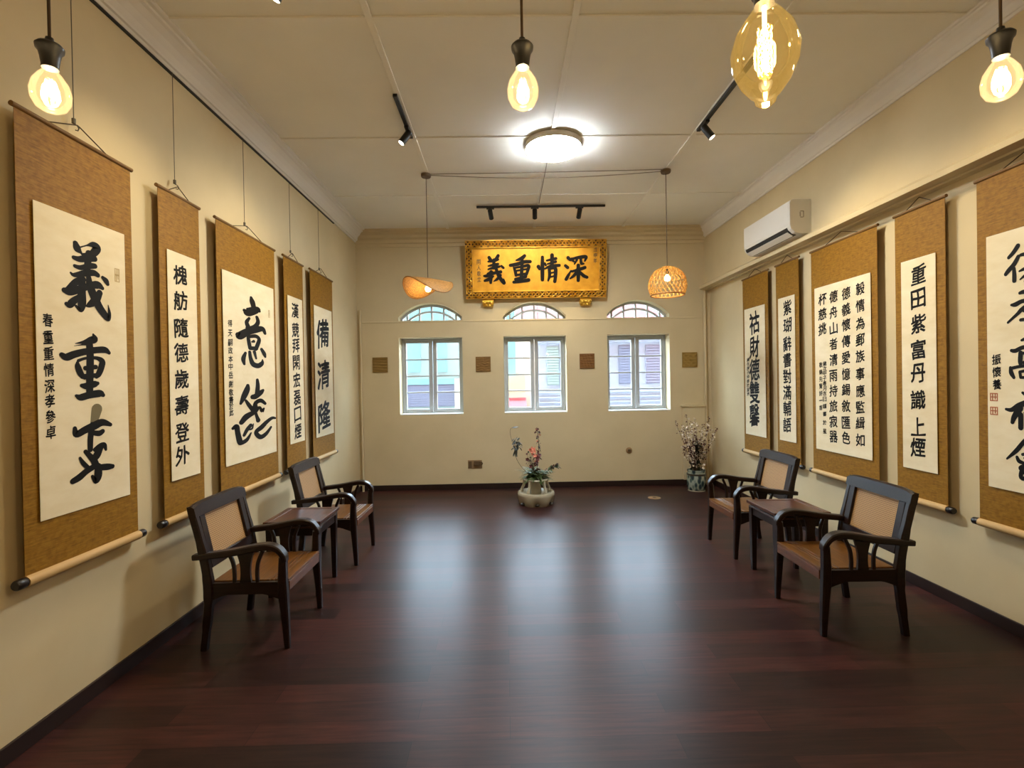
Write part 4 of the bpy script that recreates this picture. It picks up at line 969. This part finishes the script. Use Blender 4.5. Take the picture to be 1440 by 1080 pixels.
def stand():
    r = thing('porcelain_stand', 'cream porcelain pot stand with openwork ring on the floor before the far wall', 'stand', (0.40, 6.62, 0))
    n = 60; rings = []
    prof = [(0.205,0.0,1),(0.222,0.03,1),(0.238,0.075,.5),(0.246,0.120,.1),(0.247,0.150,0),(0.236,0.166,0),(0.212,0.170,0),(0.198,0.164,0),(0.180,0.150,0),(0.10,0.138,0),(0.004,0.136,0)]
    for rr, z, sc in prof:
        rings.append([((rr+0.012*sc*math.cos(6*2*PI*j/n))*math.cos(2*PI*j/n), (rr+0.012*sc*math.cos(6*2*PI*j/n))*math.sin(2*PI*j/n), max(0, z + (0.022*sc*(0.5-0.5*math.cos(6*2*PI*j/n)) if z > 0 else 0.0))) for j in range(n)])
    MB().loft(rings).build('base_dish', M['porcelain'], r, smooth=True)
    for k2 in range(6):
        a = PI/6 + k2*PI/3
        MB().lathe([(0.001,0.0),(0.03,0.002),(0.034,0.018),(0.02,0.03),(0.001,0.032)], 10, (0.205*math.cos(a), 0.205*math.sin(a), 0.012)).build('foot', M['porcelain_dark'], r, smooth=True)
    for k2 in range(5):
        a = 2*PI*k2/5 + 0.35
        pts = catmull([(0.194*math.cos(a),0.194*math.sin(a),0.160),(0.190*math.cos(a),0.190*math.sin(a),0.20),(0.168*math.cos(a),0.168*math.sin(a),0.25),(0.150*math.cos(a),0.150*math.sin(a),0.325)],5)
        MB().tube(pts, [0.024]*4+[0.019]*8+[0.021]*4, 8).build('strut', M['porcelain'], r, smooth=True)
    MB().loft([[(rr*math.cos(2*PI*j/40), rr*math.sin(2*PI*j/40), z) for rr, z in ((0.170,0.318),(0.174,0.330),(0.165,0.343),(0.130,0.343),(0.126,0.330),(0.132,0.318))] for j in range(41)], cap=False).build('top_ring', M['porcelain'], r, smooth=True)
    MB().lathe([(0.07,0.136),(0.075,0.18),(0.06,0.26),(0.055,0.33),(0.050,0.33),(0.052,0.26),(0.06,0.17),(0.002,0.12)], 20).build('inner_vase', M['porcelain'], r, smooth=True)
    return r
stand()
def arrangement():
    rnd = random.Random(11); B = (0.40, 6.62, 0.30)
    r = thing('flower_arrangement', 'flower arrangement with coral blooms and a tall spike in the porcelain stand', 'flowers', B)
    st_ = MB(); gl = MB(); dl = MB(); co = MB(); bu = MB()
    main = catmull([(0,0,-0.05),(0.02,0,0.2),(0.045,0,0.45),(0.03,-0.01,0.69)], 6)
    st_.tube(main, 0.004, 5)
    for i, p in enumerate(main[5:]):
        for k2 in range(3):
            blossom(bu if rnd.random() < .6 else co if rnd.random()<.3 else dl, (p[0]+rnd.uniform(-.025,.025), p[1]+rnd.uniform(-.02,.02), p[2]+rnd.uniform(-.02,.02)), rnd.uniform(.016,.028), rnd, 4)
    for k2 in range(15): blossom(co, (-0.02+rnd.gauss(0,.035), -0.04+rnd.gauss(0,.03), 0.385+rnd.gauss(0,.035)), rnd.uniform(.020,.034), rnd)
    for k2 in range(18): blossom(bu, (0.0+rnd.gauss(0,.04), -0.04+rnd.gauss(0,.03), 0.29+rnd.gauss(0,.05)), rnd.uniform(.025,.04), rnd)
    for k2 in range(16):
        bt = (rnd.uniform(-.13,-.03), rnd.uniform(-.05,.03), rnd.uniform(.22,.42)); blossom(bu if k2 % 2 else dl, bt, .018, rnd, 4)
        st_.tube([(0,0,0.02), (bt[0]*.5, bt[1], bt[2]*.6), bt], 0.0015, 4)
    for k2 in range(130):
        a = rnd.uniform(0, 2*PI); L = rnd.uniform(0.12, 0.25)
        leaf_blade(gl, (rnd.gauss(0,.035), rnd.gauss(0,.03), rnd.uniform(0.03,0.13)), (math.cos(a), math.sin(a), rnd.uniform(-0.05,0.75)), (0,0,1), L, rnd.uniform(.026,.044), 0.25)
    sp = catmull([(0.02,0,0.05),(0.12,-0.03,0.12),(0.22,-0.04,0.18),(0.29,-0.04,0.20)], 5); st_.tube(sp, 0.003, 5)
    for p in sp[5:]:
        for k2 in range(3): leaf_blade(gl if rnd.random()<.7 else dl, p, (rnd.uniform(-.5,1), rnd.uniform(-1,1), rnd.uniform(-.4,1)), (0,0,1), .07, .025)
        blossom(bu, (p[0], p[1]-.02, p[2]+.03), .016, rnd, 4)
    lf = catmull([(-0.01,0,0.03),(-0.14,-0.02,0.14),(-0.25,-0.03,0.30),(-0.285,-0.03,0.50),(-0.24,-0.03,0.60)], 6); st_.tube(lf, 0.003, 5)
    for k2 in range(34):
        leaf_blade(dl, (-0.245+rnd.gauss(0,.022), -0.03+rnd.gauss(0,.02), 0.50+rnd.gauss(0,.045)), (rnd.uniform(-1,1), rnd.uniform(-1,.5), rnd.uniform(-1,.6)), (0,0,1), rnd.uniform(.04,.075), .032)
    for k2 in range(7): leaf_blade(dl, (-0.255+rnd.gauss(0,.012), -0.03, 0.44), (rnd.uniform(-.5,.3), -.3, -1), (0,1,0), .11, .014)
    lf2 = catmull([(-0.28,-0.03,0.48),(-0.325,-0.03,0.60),(-0.33,-0.03,0.70),(-0.28,-0.03,0.735)], 5); st_.tube(lf2, 0.002, 4)
    for k2 in range(5): leaf_blade(dl, (-0.325+.012*k2, -0.03, 0.715+.004*k2), (1,rnd.uniform(-.2,.2),.12), (0,0,1), .07, .022)
    st_.build('stems', M['stem'], r); gl.build('green_leaves', M['leaf'], r); dl.build('dark_leaves', M['dark_leaf'], r)
    co.build('coral_blooms', M['coral'], r); bu.build('burgundy_blooms', M['burgundy'], r)
    for c in r.children: c['kind'] = 'stuff'
arrangement()

# ------------------------------------------------------------------ blue and white vase with blossom branches
def vase():
    loc = (2.775, 7.20, 0)
    r = thing('porcelain_vase', 'blue and green patterned round vase standing in the far right corner', 'vase', loc)
    m = mat('blue_white_glaze', (150, 160, 150), 0.25, coat=0.4); t = NT(m)
    w = t.n('ShaderNodeTexVoronoi'); w.inputs['Scale'].default_value = 20; t.l(t.coord((1.0,1.0,0.55)), w.inputs['Vector'])
    t.base(t.ramp(w.outputs['Distance'], [(0.30,(44,58,66)),(0.46,(84,104,98)),(0.62,(152,160,146))]))
    MB().lathe([(0.105,0.0),(0.118,0.012),(0.130,0.06),(0.136,0.13),(0.136,0.20),(0.130,0.245),(0.122,0.265),(0.126,0.28),(0.132,0.30),(0.122,0.305),(0.112,0.27),(0.115,0.20),(0.002,0.17)], 40).build('vase_body', m, r, smooth=True)
    MB().loft([[(rr*math.cos(2*PI*j/40), rr*math.sin(2*PI*j/40), z) for rr, z in ((0.131,0.228),(0.1365,0.232),(0.1355,0.252),(0.129,0.254))] for j in range(41)], cap=False).build('dark_band', M['porcelain_dark'], r, smooth=True)
    MB().lathe([(0.112,0.0),(0.122,0.002),(0.122,0.014),(0.118,0.016)], 40).build('foot_ring', M['porcelain'], r, smooth=True)
    rnd = random.Random(5)
    f = thing('blossom_branches', 'tall fan of white blossom branches in the corner vase', 'flowers', (loc[0], loc[1], 0.18))
    stm = MB(); pet = MB(); bud = MB(); lf = MB()
    for k2 in range(26):
        a = -1 + 2*(k2 % 15 + rnd.random())/15; tx = a*0.31; ty = rnd.uniform(-0.14,0.12); H = rnd.uniform(0.70,0.97)*(1-0.10*abs(a))
        if k2 > 14: H *= 0.62; tx *= .7
        path = catmull([(a*0.035, ty*0.2, 0.0), (tx*0.35, ty*.5, H*0.38), (tx*0.75+rnd.uniform(-.02,.02), ty*.8, H*0.72), (tx, ty, H)], 7)
        stm.tube(path, [0.0036-0.0022*i/(len(path)-1) for i in range(len(path))], 5)
        for i, p in enumerate(path[7:]):
            for q in range(2):
                c = (p[0]+rnd.gauss(0,.013), p[1]+rnd.gauss(0,.013), p[2]+rnd.uniform(-.015,.015))
                if rnd.random() < 0.45: blossom(pet, c, rnd.uniform(.011,.02), rnd, 4)
                else: blossom(bud, c, .015, rnd, 3)
    for k2 in range(64):
        a = rnd.uniform(0,2*PI); hgt = rnd.uniform(0.10,0.46)
        leaf_blade(lf, (rnd.gauss(0,.04), rnd.gauss(0,.035), hgt), (math.cos(a), math.sin(a), rnd.uniform(0.1,1.4)), (0,0,1), rnd.uniform(.07,.13), .035)
    for k2 in range(26): blossom(pet, (rnd.gauss(0,.065), -0.03+rnd.gauss(0,.04), rnd.uniform(.16,.50)), rnd.uniform(.022,.034), rnd)
    stm.build('branches', M['stem'], f); pet.build('white_blossoms', M['petal'], f); bud.build('dark_buds', M['burgundy'], f); lf.build('dark_leaves', M['dark_leaf'], f)
    for c in f.children: c['kind'] = 'stuff'
vase()
